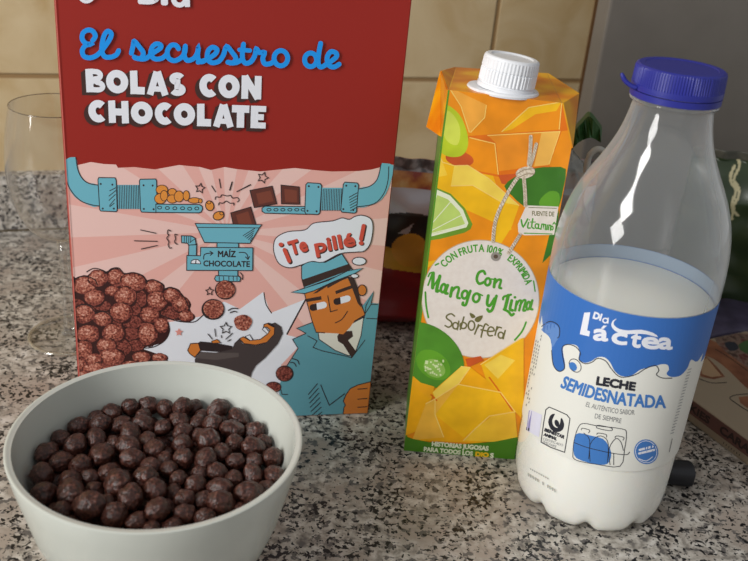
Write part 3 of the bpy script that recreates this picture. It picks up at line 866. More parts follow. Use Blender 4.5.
B.poly([(190, 440), (280, 480), (260, 560), (60, 600), (60, 540), (190, 510)], m_or)
B.poly([(128, 132), (150, 138), (180, 168), (200, 222), (198, 262), (178, 284), (140, 284), (110, 262), (98, 230), (104, 190), (118, 150)], pear, 4)
B.poly([(134, 150), (160, 165), (178, 205), (170, 250), (140, 240), (124, 200)], pear2, 4)
# lime slice
B.poly([(40, 385), (70, 378), (105, 376), (150, 395), (192, 438), (214, 485), (208, 500), (190, 510), (120, 528), (40, 540)], jm('rind', (112, 156, 44)), 0)
B.poly([(40, 388), (70, 382), (105, 381), (148, 400), (186, 442), (202, 482), (196, 494), (120, 514), (40, 534)], pith)
B.poly([(44, 402), (100, 394), (142, 412), (176, 448), (192, 484), (118, 508), (44, 526)], l_lt)
for q in ((60, 396), (110, 396), (150, 418), (182, 458), (194, 486), (130, 508)): B.stroke([(62, 520), q], .8, pith)
hl = jm('cutedge', (252, 210, 110))
for l in ([(145, 82), (180, 136), (205, 214)], [(255, 133), (250, 170), (208, 214)], [(478, 122), (470, 205)], [(205, 229), (280, 247), (290, 338)], [(258, 223), (472, 211), (440, 308)], [(300, 212), (380, 140), (476, 124)],
          [(160, 312), (200, 311), (262, 350), (352, 430)], [(85, 272), (108, 266), (126, 302), (160, 312)], [(150, 372), (215, 370), (300, 420)]):
    B.stroke(l, .9, hl)
# leaf, strip and twine
B.poly([(308, 372), (340, 345), (395, 320), (450, 316), (490, 322), (482, 380), (470, 430), (440, 470), (370, 435), (330, 400)], l_dk, 2)
B.poly([(410, 420), (440, 388), (470, 395), (465, 440), (430, 450)], l_gr, 3)
B.poly([(440, 520), (470, 440), (460, 560), (420, 600)], l_dk)
B.view(490, 130, 4.675)
B.poly([(130, 440), (170, 352), (320, 358), (300, 490), (160, 492), (132, 478)], crm, 0)
B.stroke([(180, 362), (312, 366)], .7, olv); B.stroke([(160, 482), (290, 486)], 1, tg)
B.text('FUENTE DE', [(196, 400), (300, 404)], 22, olv, .12)
B.stroke([(146, 420), (155, 452), (176, 416)], 1.7, tg, 3); B.stroke([(180, 432), (176, 456), (188, 458)], 1.5, tg, 3); B.disc((184, 420), 3, 3, tg)
B.stroke([(200, 415), (195, 452), (206, 460)], 1.5, tg, 3); B.stroke([(188, 430), (212, 430)], 1, tg)
B.disc((219, 449), 8, 11, None, line=tg, w=1.4, n=12); B.stroke([(228, 440), (226, 460), (234, 462)], 1.4, tg)
B.stroke([(238, 464), (242, 440), (250, 440), (248, 464), (252, 442), (260, 442), (258, 466)], 1.3, tg)
B.stroke([(268, 444), (265, 466)], 1.4, tg); B.stroke([(272, 466), (276, 444), (284, 446), (282, 468)], 1.3, tg); B.disc((290, 458), 5, 9, None, line=tg, w=1.2, n=10)
B.stroke([(306, 440), (300, 432), (294, 440)], 1.2, tg)
B.view(0, 0, 1)
B.stroke([cE1, cK1, cT1], 3.4, jm('edge', (86, 146, 40)))
# round tag
B.view(0, 0, 1)
TC = (480.4, 299)
B.disc(TC, 59, 59.3, mat('tag_rim', (196, 178, 146), .5), n=64)
B.disc(TC, 58.2, 58.5, crm, n=64)
B.arc_text('CON FRUTA 100%', TC, 47.5, -49, 26, 7, tg, .3)
B.arc_text('EXPRIMIDA', TC, 47.5, 34, 73, 7, tg, .3)
B.view(410, 235, 5.343)
B.stroke([(135, 160), (152, 152)], 1.6, tg); B.stroke([(660, 245), (668, 300)], 1.3, tg)
B.stroke([(82, 305), (86, 375), (98, 440)], 1.8, tg, 3); B.stroke([(620, 465), (598, 515), (560, 560)], 1.8, tg, 3)
B.view(422, 265, 10.586)
for p, w in (([(66, 120), (84, 86), (112, 76)], 1.6), ([(110, 85), (64, 212)], 1.7), ([(118, 84), (112, 240)], 3.4), ([(116, 235), (186, 118)], 1.6), ([(188, 116), (154, 262), (172, 272)], 3.3),
             ([(272, 212), (246, 290), (268, 300)], 2.9), ([(318, 240), (300, 330)], 3.0), ([(306, 290), (350, 238), (390, 244), (372, 335), (398, 350)], 2.5), ([(512, 272), (486, 350), (462, 420), (430, 418), (434, 396)], 2.6), ([(602, 302), (640, 322)], 1.4)):
    B.stroke(p, w, tg, 4)
for c, rx, ry in (((224, 244), 24, 44), ((452, 312), 30, 42), ((574, 345), 34, 46)): B.disc(c, rx, ry, None, rot=14, line=tg, w=2.6, n=20)
B.view(475, 265, 10.586)
for p, w in (([(106, 92), (86, 62), (38, 82), (18, 150), (44, 196), (92, 180)], 2.7), ([(165, 146), (200, 150)], 1.4), ([(212, 148), (200, 232)], 2.9), ([(206, 200), (240, 158), (274, 160), (256, 232), (276, 244)], 2.4),
             ([(140, 322), (128, 410), (158, 426), (208, 352)], 2.9), ([(226, 326), (186, 462), (150, 490), (132, 468)], 2.8), ([(296, 362), (306, 334), (380, 312)], 2.2), ([(352, 320), (318, 458)], 3.3), ([(306, 468), (352, 492), (384, 530), (408, 516)], 2.6),
             ([(388, 374), (370, 462), (396, 478)], 2.9), ([(440, 384), (424, 480)], 2.4), ([(432, 430), (464, 378), (488, 384), (466, 480)], 2.2), ([(474, 430), (510, 374), (534, 380), (510, 474), (532, 480)], 2.2), ([(606, 372), (586, 456), (606, 468)], 2.4)):
    B.stroke(p, w, tg, 4)
for c, rx, ry in (((134, 176), 28, 38), ((564, 428), 20, 40)): B.disc(c, rx, ry, None, rot=12, line=tg, w=2.5, n=20)
B.disc((422, 340), 14, 14, tg)
B.view(435, 305, 9.35)
for p in ([(182, 102), (150, 80), (110, 98), (110, 124), (150, 154), (154, 188), (124, 206), (94, 190)], [(222, 150), (208, 230)], [(270, 110), (236, 226)], [(406, 182), (370, 270)], [(392, 220), (414, 190), (440, 196)],
          [(496, 190), (470, 176), (446, 230), (430, 298)], [(430, 230), (480, 240)], [(494, 246), (550, 240), (540, 210), (510, 206), (490, 246), (502, 284), (536, 284)], [(580, 200), (560, 280)], [(574, 232), (594, 206), (620, 212)], [(656, 236), (636, 314)]):
    B.stroke(p, 1.45, olv, 4)
for c, rx, ry in (((190, 192), 25, 30), ((264, 190), 30, 28), ((340, 190), 30, 44), ((614, 280), 24, 28)): B.disc(c, rx, ry, None, line=olv, w=1.45, n=20)
B.poly([(325, 70), (366, 90), (376, 112), (346, 122), (330, 100)], olv, 2); B.poly([(370, 142), (386, 112), (446, 95), (430, 138), (400, 160)], olv, 2)
B.view(410, 235, 5.343)
B.disc((458, 114), 26, 24, mat('eyelet', (168, 160, 150), .35, .3)); B.disc((458, 114), 12, 11, mat('eyelet_hole', (96, 78, 62), .5))
B.view(490, 130, 4.675)
for p, w in (([(190, 30), (188, 90), (180, 160)], 3.6), ([(216, 65), (200, 130), (185, 170)], 3.4), ([(130, 220), (90, 280), (40, 380), (20, 450), (14, 520)], 3.6), ([(158, 225), (164, 300), (165, 352)], 3.6), ([(140, 488), (120, 520), (85, 575)], 3.4)):
    B.stroke(p, w, twn, 4)
    C_ = catmull(p, False, 6)
    for a, b_ in zip(C_[:-1:1], C_[1::1]):
        B.stroke([(a[0] - 6, a[1] - 4), ((a[0] + b_[0]) / 2 + 6, (a[1] + b_[1]) / 2 + 3)], .6, twd, round_=False)
B.disc((165, 198), 46, 27, twn, rot=-12); B.stroke([(125, 205), (160, 185), (205, 180)], .8, twd, 3); B.stroke([(130, 222), (170, 205), (208, 205)], .8, twd, 3)
# lower fruit
B.view(395, 300, 3.5)
B.disc((116, 192), 140, 98, jm('wholelime', (80, 142, 40)), rot=38, n=40)
B.disc((134, 226), 66, 46, l_gr, rot=36, n=28); B.disc((138, 238), 40, 30, jm('limeglow', (140, 184, 84)), rot=30, n=24)
for k in range(34): B.disc((104 + random.random() * 66, 208 + random.random() * 56), 3.4, 3.4, jm('limespot', (206, 222, 168)), n=8)
B.poly([(246, 205), (300, 195), (310, 210), (255, 235)], m_rd)
B.poly([(24, 232), (90, 288), (138, 302), (128, 345), (70, 460), (20, 480)], jm('amber2', (246, 172, 24)))
B.poly([(60, 300), (128, 345), (70, 460), (40, 470)], m_gd)
B.poly([(300, 222), (380, 170), (450, 130), (450, 420), (402, 372), (330, 310)], m_yl); B.poly([(312, 226), (370, 190), (420, 210), (360, 275)], m_lt)
B.poly([(128, 322), (232, 230), (262, 232), (335, 290), (400, 378), (420, 440), (300, 500), (60, 490), (108, 362), (140, 345)], m_gd)
B.poly([(132, 322), (232, 231), (262, 236), (222, 292), (142, 344)], m_lt); B.poly([(222, 294), (370, 322), (420, 390), (330, 405), (240, 480), (140, 400)], m_yl)
B.poly([(240, 490), (280, 450), (340, 405), (420, 390), (430, 500)], jm('honey', (250, 196, 48))); B.poly([(108, 362), (222, 294), (140, 400), (170, 480), (60, 488)], jm('wheat', (244, 184, 60)))
B.stroke([(330, 270), (370, 325), (410, 385)], 1.6, m_dk, 3); B.stroke([(126, 330), (146, 350)], 1.6, m_dk)
for l in ([(232, 231), (262, 236), (222, 293), (142, 344)], [(222, 294), (370, 322), (420, 390)], [(240, 490), (280, 450), (330, 405), (420, 390)], [(108, 362), (140, 345), (140, 400), (170, 478)], [(300, 224), (380, 172), (440, 134)]):
    B.stroke(l, 1, hl)
B.poly([(15, 466), (60, 484), (120, 496), (240, 503), (350, 494), (430, 478), (430, 600), (15, 600)], mat('carton_band', (72, 128, 26), JR))
B.text('HISTORIAS JUGOSAS', [(128, 510), (327, 527)], 17, pith, .35); B.text('PARA TODOS LOS', [(100, 528), (272, 544)], 16, pith, .35)
B.text('DIO', [(280, 546), (328, 550)], 17, mat('logo_yellow', (240, 190, 30), JR), .5); B.text('S', [(332, 550), (345, 551)], 16, pith, .35)
B.build('fruit_print', jc)

def top_surf(x, y, off): return on_plane(x, y, T1, topn_) + topn_ * off
topn_ = (T2 - T1).cross(U1 - T1).normalized()
if topn_.z < 0: topn_ = -topn_
cU1, cU2 = to_px(U1), to_px(U2); cq = (505, 90)
TP = Art(top_surf, clip=[edge_clip(sh(cT1, 0, -.5), sh(cT2, 0, -.5), cq), edge_clip(sh(cT2, -.5, 0), sh(cU2, -.5, 0), cq), edge_clip(sh(cU2, 0, .8), sh(cU1, 0, .8), cq), edge_clip(sh(cU1, .6, 0), sh(cT1, .6, 0), cq)])
TP.view(430, 60, 4.826)
TP.poly([(80, 140), (180, 100), (240, 30), (40, 30), (20, 110)], m_yl); TP.poly([(100, 140), (180, 108), (270, 188), (275, 230), (150, 260)], jm('peach2', (246, 176, 72)))
TP.poly([(270, 230), (480, 190), (640, 190), (650, 260), (300, 260)], m_yl); TP.poly([(500, 60), (600, 70), (720, 155), (640, 190), (520, 140)], m_dk); TP.poly([(530, 130), (620, 150), (640, 188), (480, 190)], m_gd)
TP.build('top_print', jc)
# screw cap on its flange, leaning with the sloping top
topn = (T2 - T1).cross(U1 - T1).normalized()
if topn.z < 0: topn = -topn
fc = on_plane(504.8, 90.5, T1, topn)
capw = mat('cap_white', (232, 234, 238), .38)
def lean_lathe(prof, mod=None, n=96, tilt=topn):
    q = V((0, 0, 1)).rotation_difference(tilt)
    vs, fs = lathe((0, 0, 0), prof, n, mod, cap0=True, cap1=True)
    return [fc + q @ V(v) * .94 for v in vs], fs
vs, fs = lean_lathe([(-.0006, .0185), (.0005, .0187), (.0014, .0182), (.0016, .0158)])
# the flange carries a lug on its left
vs = [v + (-JU_ * .0022 if (v - fc).dot(-JU_) > .012 else V()) for v in vs]
mesh_obj('spout_flange', vs, fs, capw, None, jc)
def ribs(a, z, r, k):
    if .0045 < z < .0155 and r > .0148: return (r - (.00045 if (math.floor(a / (2 * math.pi) * 48 * 2) % 2) else 0), z)
    return (r, z)
ct_ = V((.05, .0, 1)).normalized()
tl = (topn + JU_ * .06).normalized()
vs, fs = lean_lathe([(.0012, .0158), (.0034, .0158), (.0036, .0149), (.0043, .0149), (.0046, .0156), (.0110, .0155), (.0112, .0151), (.0117, .0151), (.0119, .0155), (.0172, .0152),
                     (.0182, .0147), (.0187, .0138), (.0187, .0118), (.0180, .0108), (.0180, .001)], ribs, 192, tl)
o = mesh_obj('screw_cap', vs, fs, capw, None, jc, smooth=True)
o.data.set_sharp_from_angle(angle=math.radians(25))

# ------------------------------------------------------------------ milk bottle
MC = (.1338, .4358)
mb = thing('milk_bottle', 'half full clear plastic milk bottle with blue and white label and dark blue cap', 'milk bottle', (MC[0], MC[1], 0))
pet = clear('clear_plastic', (.97, .98, .98), haze=.13, rim_haze=.75, haze_rgb=(214, 220, 224), edge=.75, base=.045, rough=.075)
wet = clear('wet_plastic', (.99, .99, .99), haze=0, edge=.5, base=.035, rough=.06)
LOBES = 9
def petals(a, z, r, k):
    if z < .013:
        w = (1 - z / .013)
        g = (.5 + .5 * math.cos(LOBES * (a + .35))) ** 5
        return (r - g * w * .0022, z + g * .0042 * w * (1 if r > .02 else .3))
    return (r, z)
BP = [(.004, .004), (.0022, .018), (.0004, .029), (0, .0345), (.0008, .0374), (.003, .0404), (.0065, .0420), (.011, .0428), (.017, .0432), (.03, .0434), (.045, .0434), (.06, .0434), (.08, .0434), (.10, .0434), (.12, .0434),
      (.128, .0434), (.133, .0436), (.140, .0438), (.152, .0436), (.166, .0420), (.180, .0384), (.192, .0322), (.204, .0252), (.216, .0206),
      (.2285, .0188), (.2295, .0190), (.2298, .0208), (.2306, .0210), (.2312, .0208), (.2314, .0188)]
def smooth_profile(P, step=.002, it=14):
    n = int((P[-1][0] - P[0][0]) / step)
    Z = [P[0][0] + (P[-1][0] - P[0][0]) * i / n for i in range(n + 1)]
    R = []
    for z in Z:
        for a, b in zip(P, P[1:]):
            if a[0] <= z <= b[0] + 1e-9: R.append(a[1] + (b[1] - a[1]) * (z - a[0]) / (b[0] - a[0])); break
    for _ in range(it): R = [R[0]] + [(R[i - 1] + 2 * R[i] + R[i + 1]) / 4 for i in range(1, n)] + [R[-1]]
    return list(zip(Z, R))
MPB = [p for p in BP if p[0] < .1285]
NLOW = 15
BP = BP[:NLOW] + smooth_profile(catmull(BP[NLOW:-5], False, 8), it=34) + BP[-5:]
vs, fs = lathe((MC[0], MC[1], 0), BP, 144, petals, cap0=True)
cb_ = mesh_obj('clear_body', vs, fs, [pet, wet], [1 if f[0] // 144 < NLOW and len(f) == 4 else 0 for f in fs], mb, smooth=True)
milkm = mat('milk', (250, 250, 240), .35)
milkm.node_tree.nodes['Principled BSDF'].inputs['Subsurface Weight'].default_value = .35
milkm.node_tree.nodes['Principled BSDF'].inputs['Subsurface Radius'].default_value = (.006, .005, .004)
MP = [(z + .0005, r - .0006) for z, r in MPB]
MP += [(.1285, .0426), (.1292, .0420), (.1292, .002)]
vs, fs = lathe((MC[0], MC[1], 0), MP, 144, petals, cap0=True, cap1=True)
mesh_obj('milk', vs, fs, milkm, None, mb, smooth=True)

LZ0, LZ1, LR = .0462, .1366, .0437
lwh = mat('label_white', (232, 232, 224), .38); lbl = mat('label_blue', (56, 112, 190), .38)
vs, fs, ix = [], [], []
NL = 160
for z in (LZ0, .105, LZ1):
    for i in range(NL):
        a = 2 * math.pi * i / NL
        vs.append((MC[0] + LR * math.cos(a), MC[1] + LR * math.sin(a), z))
dirc = math.atan2(-MC[1], -MC[0])
for k in range(2):
    for i in range(NL):
        j = (i + 1) % NL
        fs.append((k * NL + i, k * NL + j, (k + 1) * NL + j, (k + 1) * NL + i))
        da = abs((2 * math.pi * (i + .5) / NL - dirc + math.pi) % (2 * math.pi) - math.pi)
        ix.append(1 if (k == 1 and da > math.radians(70)) else 0)
mesh_obj('label_band', vs, fs, [lwh, lbl], ix, mb, smooth=True)
vs, fs = lathe((MC[0], MC[1], 0), [(.1292, .0432), (LZ1, .0432)], 120)
mesh_obj('label_inner_side', vs, fs, mat('label_back', (132, 148, 166), .5), None, mb, smooth=True)
def lab_surf(x, y, off): return on_cyl(x, y, MC, LR + off)
cuts = [((630 + 88 * math.sin(math.radians(k)), 300), (1, .2)) for k in range(-88, 90, 4)]
Lb = Art(lab_surf, base=6e-5, step=1.2e-6, cuts=cuts)
topedge = []
for k in range(-76, 77, 4):
    a = dirc + math.radians(k)
    topedge.append(to_px((MC[0] + LR * math.cos(a), MC[1] + LR * math.sin(a), LZ1 - .0001)))
topedge.sort()
def rimpx(k, z):
    a = dirc + math.radians(k); return to_px((MC[0] + LR * math.cos(a), MC[1] + LR * math.sin(a), z))
ends = sorted([-76, 76], key=lambda k: rimpx(k, .13)[0])
leftside = [rimpx(ends[0], z) for z in (.112, .117, .122, .127, .132)]; rightside = [rimpx(ends[1], z) for z in (.132, .127, .122, .117, .112)]
lik = mat('label_ink', (40, 42, 52), .4); lbl2 = mat('label_pale_blue', (98, 140, 204), .4); lgr = mat('label_grey', (120, 122, 124), .4); sblu = mat('label_sky', (66, 124, 196), .4)
TV = lambda p: (540 + p[0] / 4.155, 290 + p[1] / 4.155)
wave = [(0, 168), (30, 186), (46, 215), (52, 290), (66, 332), (90, 338), (104, 312), (97, 270), (96, 238), (116, 225), (150, 230), (164, 252), (162, 285), (184, 302), (212, 296), (238, 280), (268, 280), (292, 302),
        (310, 336), (340, 358), (382, 354), (420, 330), (470, 318), (508, 308), (530, 312), (536, 330), (526, 348), (545, 361), (582, 356), (612, 325), (628, 290), (655, 296), (690, 240)]
wv = [TV(p) for p in catmull(wave, False, 4)]
wv = [p for p in wv if leftside[0][0] + .5 < p[0] < rightside[-1][0] - .5]
Lb.poly(topedge + rightside + wv[::-1] + leftside, lbl)
Lb.view(540, 290, 4.155)
Lb.poly([(5, 165), (30, 142), (58, 140), (80, 160), (82, 190), (66, 215), (50, 240), (44, 205), (25, 180)], lbl2, 2)
Lb.stroke([(6, 152), (35, 132), (62, 136), (80, 155), (80, 190), (72, 200)], .9, lik, 4)
Lb.stroke([(48, 250), (55, 310), (78, 338), (102, 325), (96, 285), (92, 240), (116, 226), (148, 236), (168, 262), (162, 288), (186, 306), (216, 300), (240, 284), (274, 296), (300, 332), (336, 362), (396, 352), (440, 326), (480, 314), (494, 334), (484, 352), (510, 366), (550, 366)], .9, lik, 4)
Lb.disc((146, 314), 22, 30, lwh, rot=-35, line=lik, w=.8); Lb.disc((137, 318), 15, 20, sblu, rot=-35)
Lb.view(565, 305, 6.233)
Lb.poly([(120, 48), (158, 45), (138, 158), (156, 164), (150, 196), (92, 182)], wh)
for ch, b_ in (('a', [(172, 220), (268, 229)]), ('c', [(286, 242), (386, 252)]), ('t', [(402, 260), (470, 270)]), ('e', [(474, 270), (586, 279)]), ('a', [(580, 275), (670, 281)])):
    Lb.text(ch, b_, 108, wh, .85)
Lb.poly([(222, 147), (240, 127), (262, 129), (240, 149)], wh)
Lb.text('DI', [(170, 84), (222, 100)], 46, wh, .5); Lb.disc((251, 97), 15, 14, None, line=wh, w=1.3); Lb.stroke([(269, 82), (267, 113)], 1.3, wh)
Lb.view(540, 290, 4.155)
Lb.poly([(320, 118), (302, 128), (296, 148), (312, 170), (345, 183), (400, 182), (440, 184), (490, 196), (470, 178), (420, 165), (370, 168), (330, 162), (308, 146), (308, 130)], wh, 2)
Lb.text('LECHE', [(231, 395), (395, 421)], 38, lik, .75)
Lb.view(0, 0, 1)
Lb.text('SEMIDESNATADA', [(559.6, 387.2), (609, 403.2), (666, 408.3)], 13, sblu, .55)
Lb.text('EL AUTÉNTICO SABOR', [(585.5, 406.3), (610, 412.4), (634.5, 414.8)], 4.8, lgr, 0)
Lb.text('DE SIEMPRE', [(594.5, 418.2), (621, 423.4)], 4.8, lgr, 0)
Lb.view(515, 370, 4.155)
Lb.stroke([(142, 154), (180, 170), (215, 186), (228, 202), (218, 270), (206, 342), (150, 322), (108, 300), (118, 225), (128, 165), (142, 154)], .9, lik, 0, True)
Lb.poly([(165, 182), (148, 188), (138, 215), (148, 245), (172, 258), (196, 250), (204, 225), (192, 198), (186, 225), (176, 240), (160, 232), (154, 212), (160, 195)], lik, 3)
Lb.disc((174, 222), 9, 16, lik, rot=-20)
Lb.text('BIENESTAR', [(120, 254), (203, 287)], 15, lik, .3); Lb.text('ANIMAL', [(117, 273), (172, 294)], 14, lik, .3)
Lb.text('CERTIFICADO', [(115, 290), (198, 318)], 10, lgr, 0); Lb.text('WELFARE', [(112, 302), (170, 324)], 10, lgr, 0)
Lb.poly([(248, 280), (265, 262), (312, 272), (365, 286), (386, 312), (400, 345), (392, 380), (370, 394), (310, 386), (255, 366), (243, 335)], sblu, 2)
for l in ([(240, 362), (244, 300), (262, 240), (285, 222), (340, 232), (445, 245), (463, 264), (455, 330), (436, 400), (340, 392), (260, 377), (240, 362)], [(338, 240), (342, 230), (372, 234), (402, 242), (400, 252), (366, 248), (338, 240)],
          [(243, 300), (300, 322), (400, 345), (462, 352), (476, 340)], [(285, 262), (310, 290), (306, 370)], [(312, 380), (312, 310), (345, 275), (378, 285), (388, 320), (384, 385)], [(395, 395), (390, 330), (418, 285), (440, 300), (450, 335)],
          [(275, 250), (280, 242), (310, 250), (305, 262)], [(340, 268), (345, 262), (378, 268), (380, 280)], [(415, 282), (422, 274), (452, 280), (448, 292)], [(410, 345), (410, 395)]):
    Lb.stroke(l, .7, lik, 3)
Lb.disc((545, 340), 50, 52, sblu, rot=-25); Lb.disc((545, 340), 44, 46, None, line=wh, w=.6, rot=-25)
for l in ([(518, 332), (572, 318)], [(516, 347), (578, 332)]): Lb.stroke(l, 2.2, wh)
Lb.stroke([(514, 368), (545, 378), (572, 360)], .8, wh, 3)
# side text of the label, too small to read, and its sticker
Lb.view(500, 330, 4.01)
for row in range(4):
    for k in range(20):
        if random.random() < .25: continue
        x = 166 - row * 11 - k * 2.6 + (row * .6); y = 20 + k * 14 + row * 10
        Lb.stroke([(x, y), (x - 2, y + 8)], .7, lgr, round_=False)
Lb.poly([(120, 318), (168, 340), (156, 430), (108, 404)], mat('sticker', (222, 222, 240), .35)); Lb.poly([(116, 322), (128, 326), (118, 405), (106, 398)], mat('sticker_edge', (140, 138, 196), .4))
Lb.poly([(106, 388), (118, 394), (116, 406), (104, 400)], lik)
Lb.view(640, 360, 5.1)
for k in range(22):
    x = 252 - k * 4.2; y = 48 + k * 15.5
    Lb.stroke([(x + 10, y - 4), (x - 8, y + 3)], .6, mat('label_grey_pale', (150, 152, 154), .4), round_=False)
Lb.stroke([(166, 400), (150, 470)], .5, lgr)
Lb.build('label_print', mb)
# faint date code on the bare wall under the label
D_ = Art(lambda x, y, off: on_cyl(x, y, MC, .0434 + off), base=2e-4, cuts=cuts)
D_.view(515, 370, 4.155)
dcm = mat('date_code', (186, 186, 178), .5)
for k in range(9):
    D_.stroke([(62 + k * 9, 408 + k * 5), (66 + k * 9, 414 + k * 5)], .9, dcm)
for k in range(12):
    if k in (5, 7): continue
    D_.stroke([(54 + k * 10, 428 + k * 6), (56 + k * 10, 442 + k * 6)], .9, dcm)
D_.build('date_code', mb)

navy = mat('cap_blue', (36, 42, 138), .38)
def bribs(a, z, r, k):
    if .2378 < z < .2452 and r > .02: return (r - (.00035 if (math.floor(a / (2 * math.pi) * 100 * 2) % 2) else 0), z)
    return (r, z)
CP = [(.2350, .0200), (.2350, .0213), (.2376, .0214), (.2379, .0213), (.2450, .0210), (.2460, .0206), (.2466, .0196), (.2466, .0170), (.2463, .0165), (.2463, .001)]
vs, fs = lathe((MC[0], MC[1], 0), CP, 400, bribs, cap1=True)
o = mesh_obj('cap', vs, fs, navy, None, mb, smooth=True); o.data.set_sharp_from_angle(angle=math.radians(28))
vs, fs = lathe((MC[0], MC[1], 0), [(.2316, .0200), (.2316, .0212), (.2346, .0213), (.2346, .0200)], 120)
tb = mesh_obj('tamper_band', vs, fs, navy, None, mb, smooth=True); tb.data.set_sharp_from_angle(angle=math.radians(28))
q0 = atv(634, 90.5, V((MC[0] - .0205, MC[1] - .006, 0)))
pts = [atv(x, y, V((MC[0] - .0205, MC[1] - .006, 0))) for x, y in catmull([(637, 88), (631, 85.5), (625, 80.5), (621.5, 73)], False, 5)]
vs, fs = tube(pts, [.0011] * (len(pts) - 3) + [.0010, .0008, .0006], 8)
tabo = mesh_obj('tear_strip', vs, fs, navy, None, None, smooth=True, origin=(MC[0], MC[1], 0))
tabo.location = (0, 0, 0); tabo.parent = tb

# ------------------------------------------------------------------ bowl of cereal
BC = V((-.0913, .3429, 0))
porc = mat('porcelain', (198, 202, 194), .22, coat=.3)
outer = [(.0, .0330), (.0004, .0345), (.003, .0355), (.0052, .0408), (.009, .0440), (.016, .0480), (.025, .0523), (.039, .0572), (.051, .0600), (.066, .0636), (.0765, .0656)]
rim = [(.0776, .0656), (.0780, .0649), (.0776, .0641)]
inner = [(z + .0035 * (1 - z / .1), r - .0030 - .0006 * (1 - z / .08)) for z, r in outer[::-1][:-3]] + [(.0075, .034), (.0055, .020), (.005, .002)]
vs, fs = lathe(BC, [(.0025, .002), (.0025, .031)] + outer + rim + inner, 160, cap0=True, cap1=True)
o = mesh_obj('cereal_bowl', vs, fs, porc, None, None, smooth=True, origin=BC); o.data.set_sharp_from_angle(angle=math.radians(60))
tag(o, 'round off-white ceramic bowl full of chocolate cereal balls', 'bowl')

def rin(z):
    pr = sorted([(p[0], p[1]) for p in inner])
    if z <= pr[0][0]: return pr[0][1]
    for a, b in zip(pr, pr[1:]):
        if a[0] <= z <= b[0] and b[0] > a[0]: return a[1] + (b[1] - a[1]) * (z - a[0]) / (b[0] - a[0])
    return pr[-1][1]
PXB = [(110.3, 407.1, 9.7), (130.9, 407.5, 9.5), (152.4, 406, 10), (77.7, 425.3, 10), (95, 417.8, 8), (99.6, 424.7, 10.5), (121, 424.7, 9), (143.6, 416.8, 9), (148.8, 426.2, 10), (60.8, 439.3, 10), (78.4, 445.9, 11),
       (98.6, 441.2, 10), (111.8, 441.2, 8), (126.7, 436.5, 10.5), (128.6, 447.7, 11.5), (147.7, 442.1, 9), (101.5, 455.2, 12), (47.2, 455.8, 11), (154.8, 450.5, 10), (139.9, 461.8, 11),
       (199.6, 394.7, 9.5), (185.6, 398.5, 8), (185.2, 407.1, 10), (168.7, 407.8, 10), (218.4, 407.8, 11), (201.5, 410.3, 8), (239.9, 415.9, 11), (177.7, 422.5, 10), (196.8, 423.4, 8.5), (212.7, 425.3, 10.5), (224, 421.5, 8),
       (238, 430.9, 11), (260.5, 426.6, 11), (161.2, 426.2, 9), (185.6, 432.8, 9), (208, 441.2, 12.5), (199.6, 434.6, 8), (182.8, 445.9, 10.5), (253.9, 445.9, 10.5), (267, 442.1, 9), (235.2, 447.7, 10), (223, 454.3, 10),
       (185.6, 459.9, 10.5), (204.3, 458, 11), (235.2, 459.9, 9), (252, 459.9, 9), (271.7, 458, 10), (62.1, 462.2, 10), (76.2, 466.5, 10.5), (42.5, 475.3, 11.5), (47.2, 496.8, 12), (71.5, 481.8, 10.5), (70.9, 495.9, 13), (91.5, 491.6, 9),
       (91.2, 477.2, 8), (107.1, 474.3, 10), (116.4, 484.6, 13.5), (149.2, 480, 12), (156.7, 467.8, 9), (131.4, 499.1, 12), (109.9, 505.6, 9), (90.2, 512.7, 12.5), (117.4, 515.5, 11.5), (64, 512.7, 9), (138.9, 520.2, 9),
       (153.9, 495.9, 11), (154.8, 514.6, 11), (78, 519.3, 8), (149.2, 524, 8), (162.2, 468.7, 9), (178.1, 478.1, 9), (192.1, 484.6, 10), (203.4, 474.3, 7.5), (217.4, 474.3, 9), (236.1, 478.1, 9), (253, 476.2, 10), (270.8, 476.2, 10),
       (220.2, 488.4, 11), (218.4, 504.3, 12), (203.4, 500.6, 8.5), (248.3, 494.9, 12), (266.1, 488.4, 8), (181.8, 500.6, 9), (185.6, 513.7, 9.5), (202.4, 516.5, 9.5), (159.4, 505, 9), (174.3, 495, 8), (174.3, 523, 8), (168.7, 459, 8), (236, 509, 8), (60, 508, 8)]
balls = []
for x, y, r in PXB:
    R_ = r * 1.02 * .44 / FPX
    z = .0565
    for _ in range(4):
        p = ground(x, y, z)
        q = (p - BC); q.z = 0
        z = .0615 - .0022 * min(1, (q.length / .06)) - R_ * .2 + .9 * (R_ - .0045)
    balls.append([p.copy(), R_, True])
NTOP = len(balls)
for lay, z in enumerate((.0520, .0440)):
    s = .0100
    for i in range(-7, 8):
        for j in range(-8, 9):
            x = (i + (.5 if j % 2 else 0) + .3 * lay) * s; y = j * s * .866 + .002 * lay
            rr = .0046 + .0004 * random.random()
            if math.hypot(x, y) < rin(z) - rr - .0006:
                balls.append([V((BC.x + x, BC.y + y, z + random.uniform(-.001, .001))), rr, False])
# let the pile settle so that no two balls share room
for it in range(90):
    for i in range(len(balls)):
        pi, ri, ti = balls[i]
        for j in range(i):
            pj, rj, tj = balls[j]
            d = pi - pj; m_ = (ri + rj) * .985
            L_ = d.length
            if 1e-7 < L_ < m_:
                wi = .25 if (ti and not tj) else (.5 if ti == tj else .75)
                k = (m_ - L_) / L_ * .6
                pi += d * (k * wi); pj -= d * (k * (1 - wi))
        q = V((pi.x - BC.x, pi.y - BC.y)); lim = rin(pi.z) - ri - .0003
        if q.length > lim:
            q = q.normalized() * lim; pi.x, pi.y = BC.x + q.x, BC.y + q.y
        if pi.z < .0062 + ri: pi.z = .0062 + ri
        if not ti and pi.z > .0525: pi.z = .0525
        if ti and pi.z > .0695: pi.z = .0695

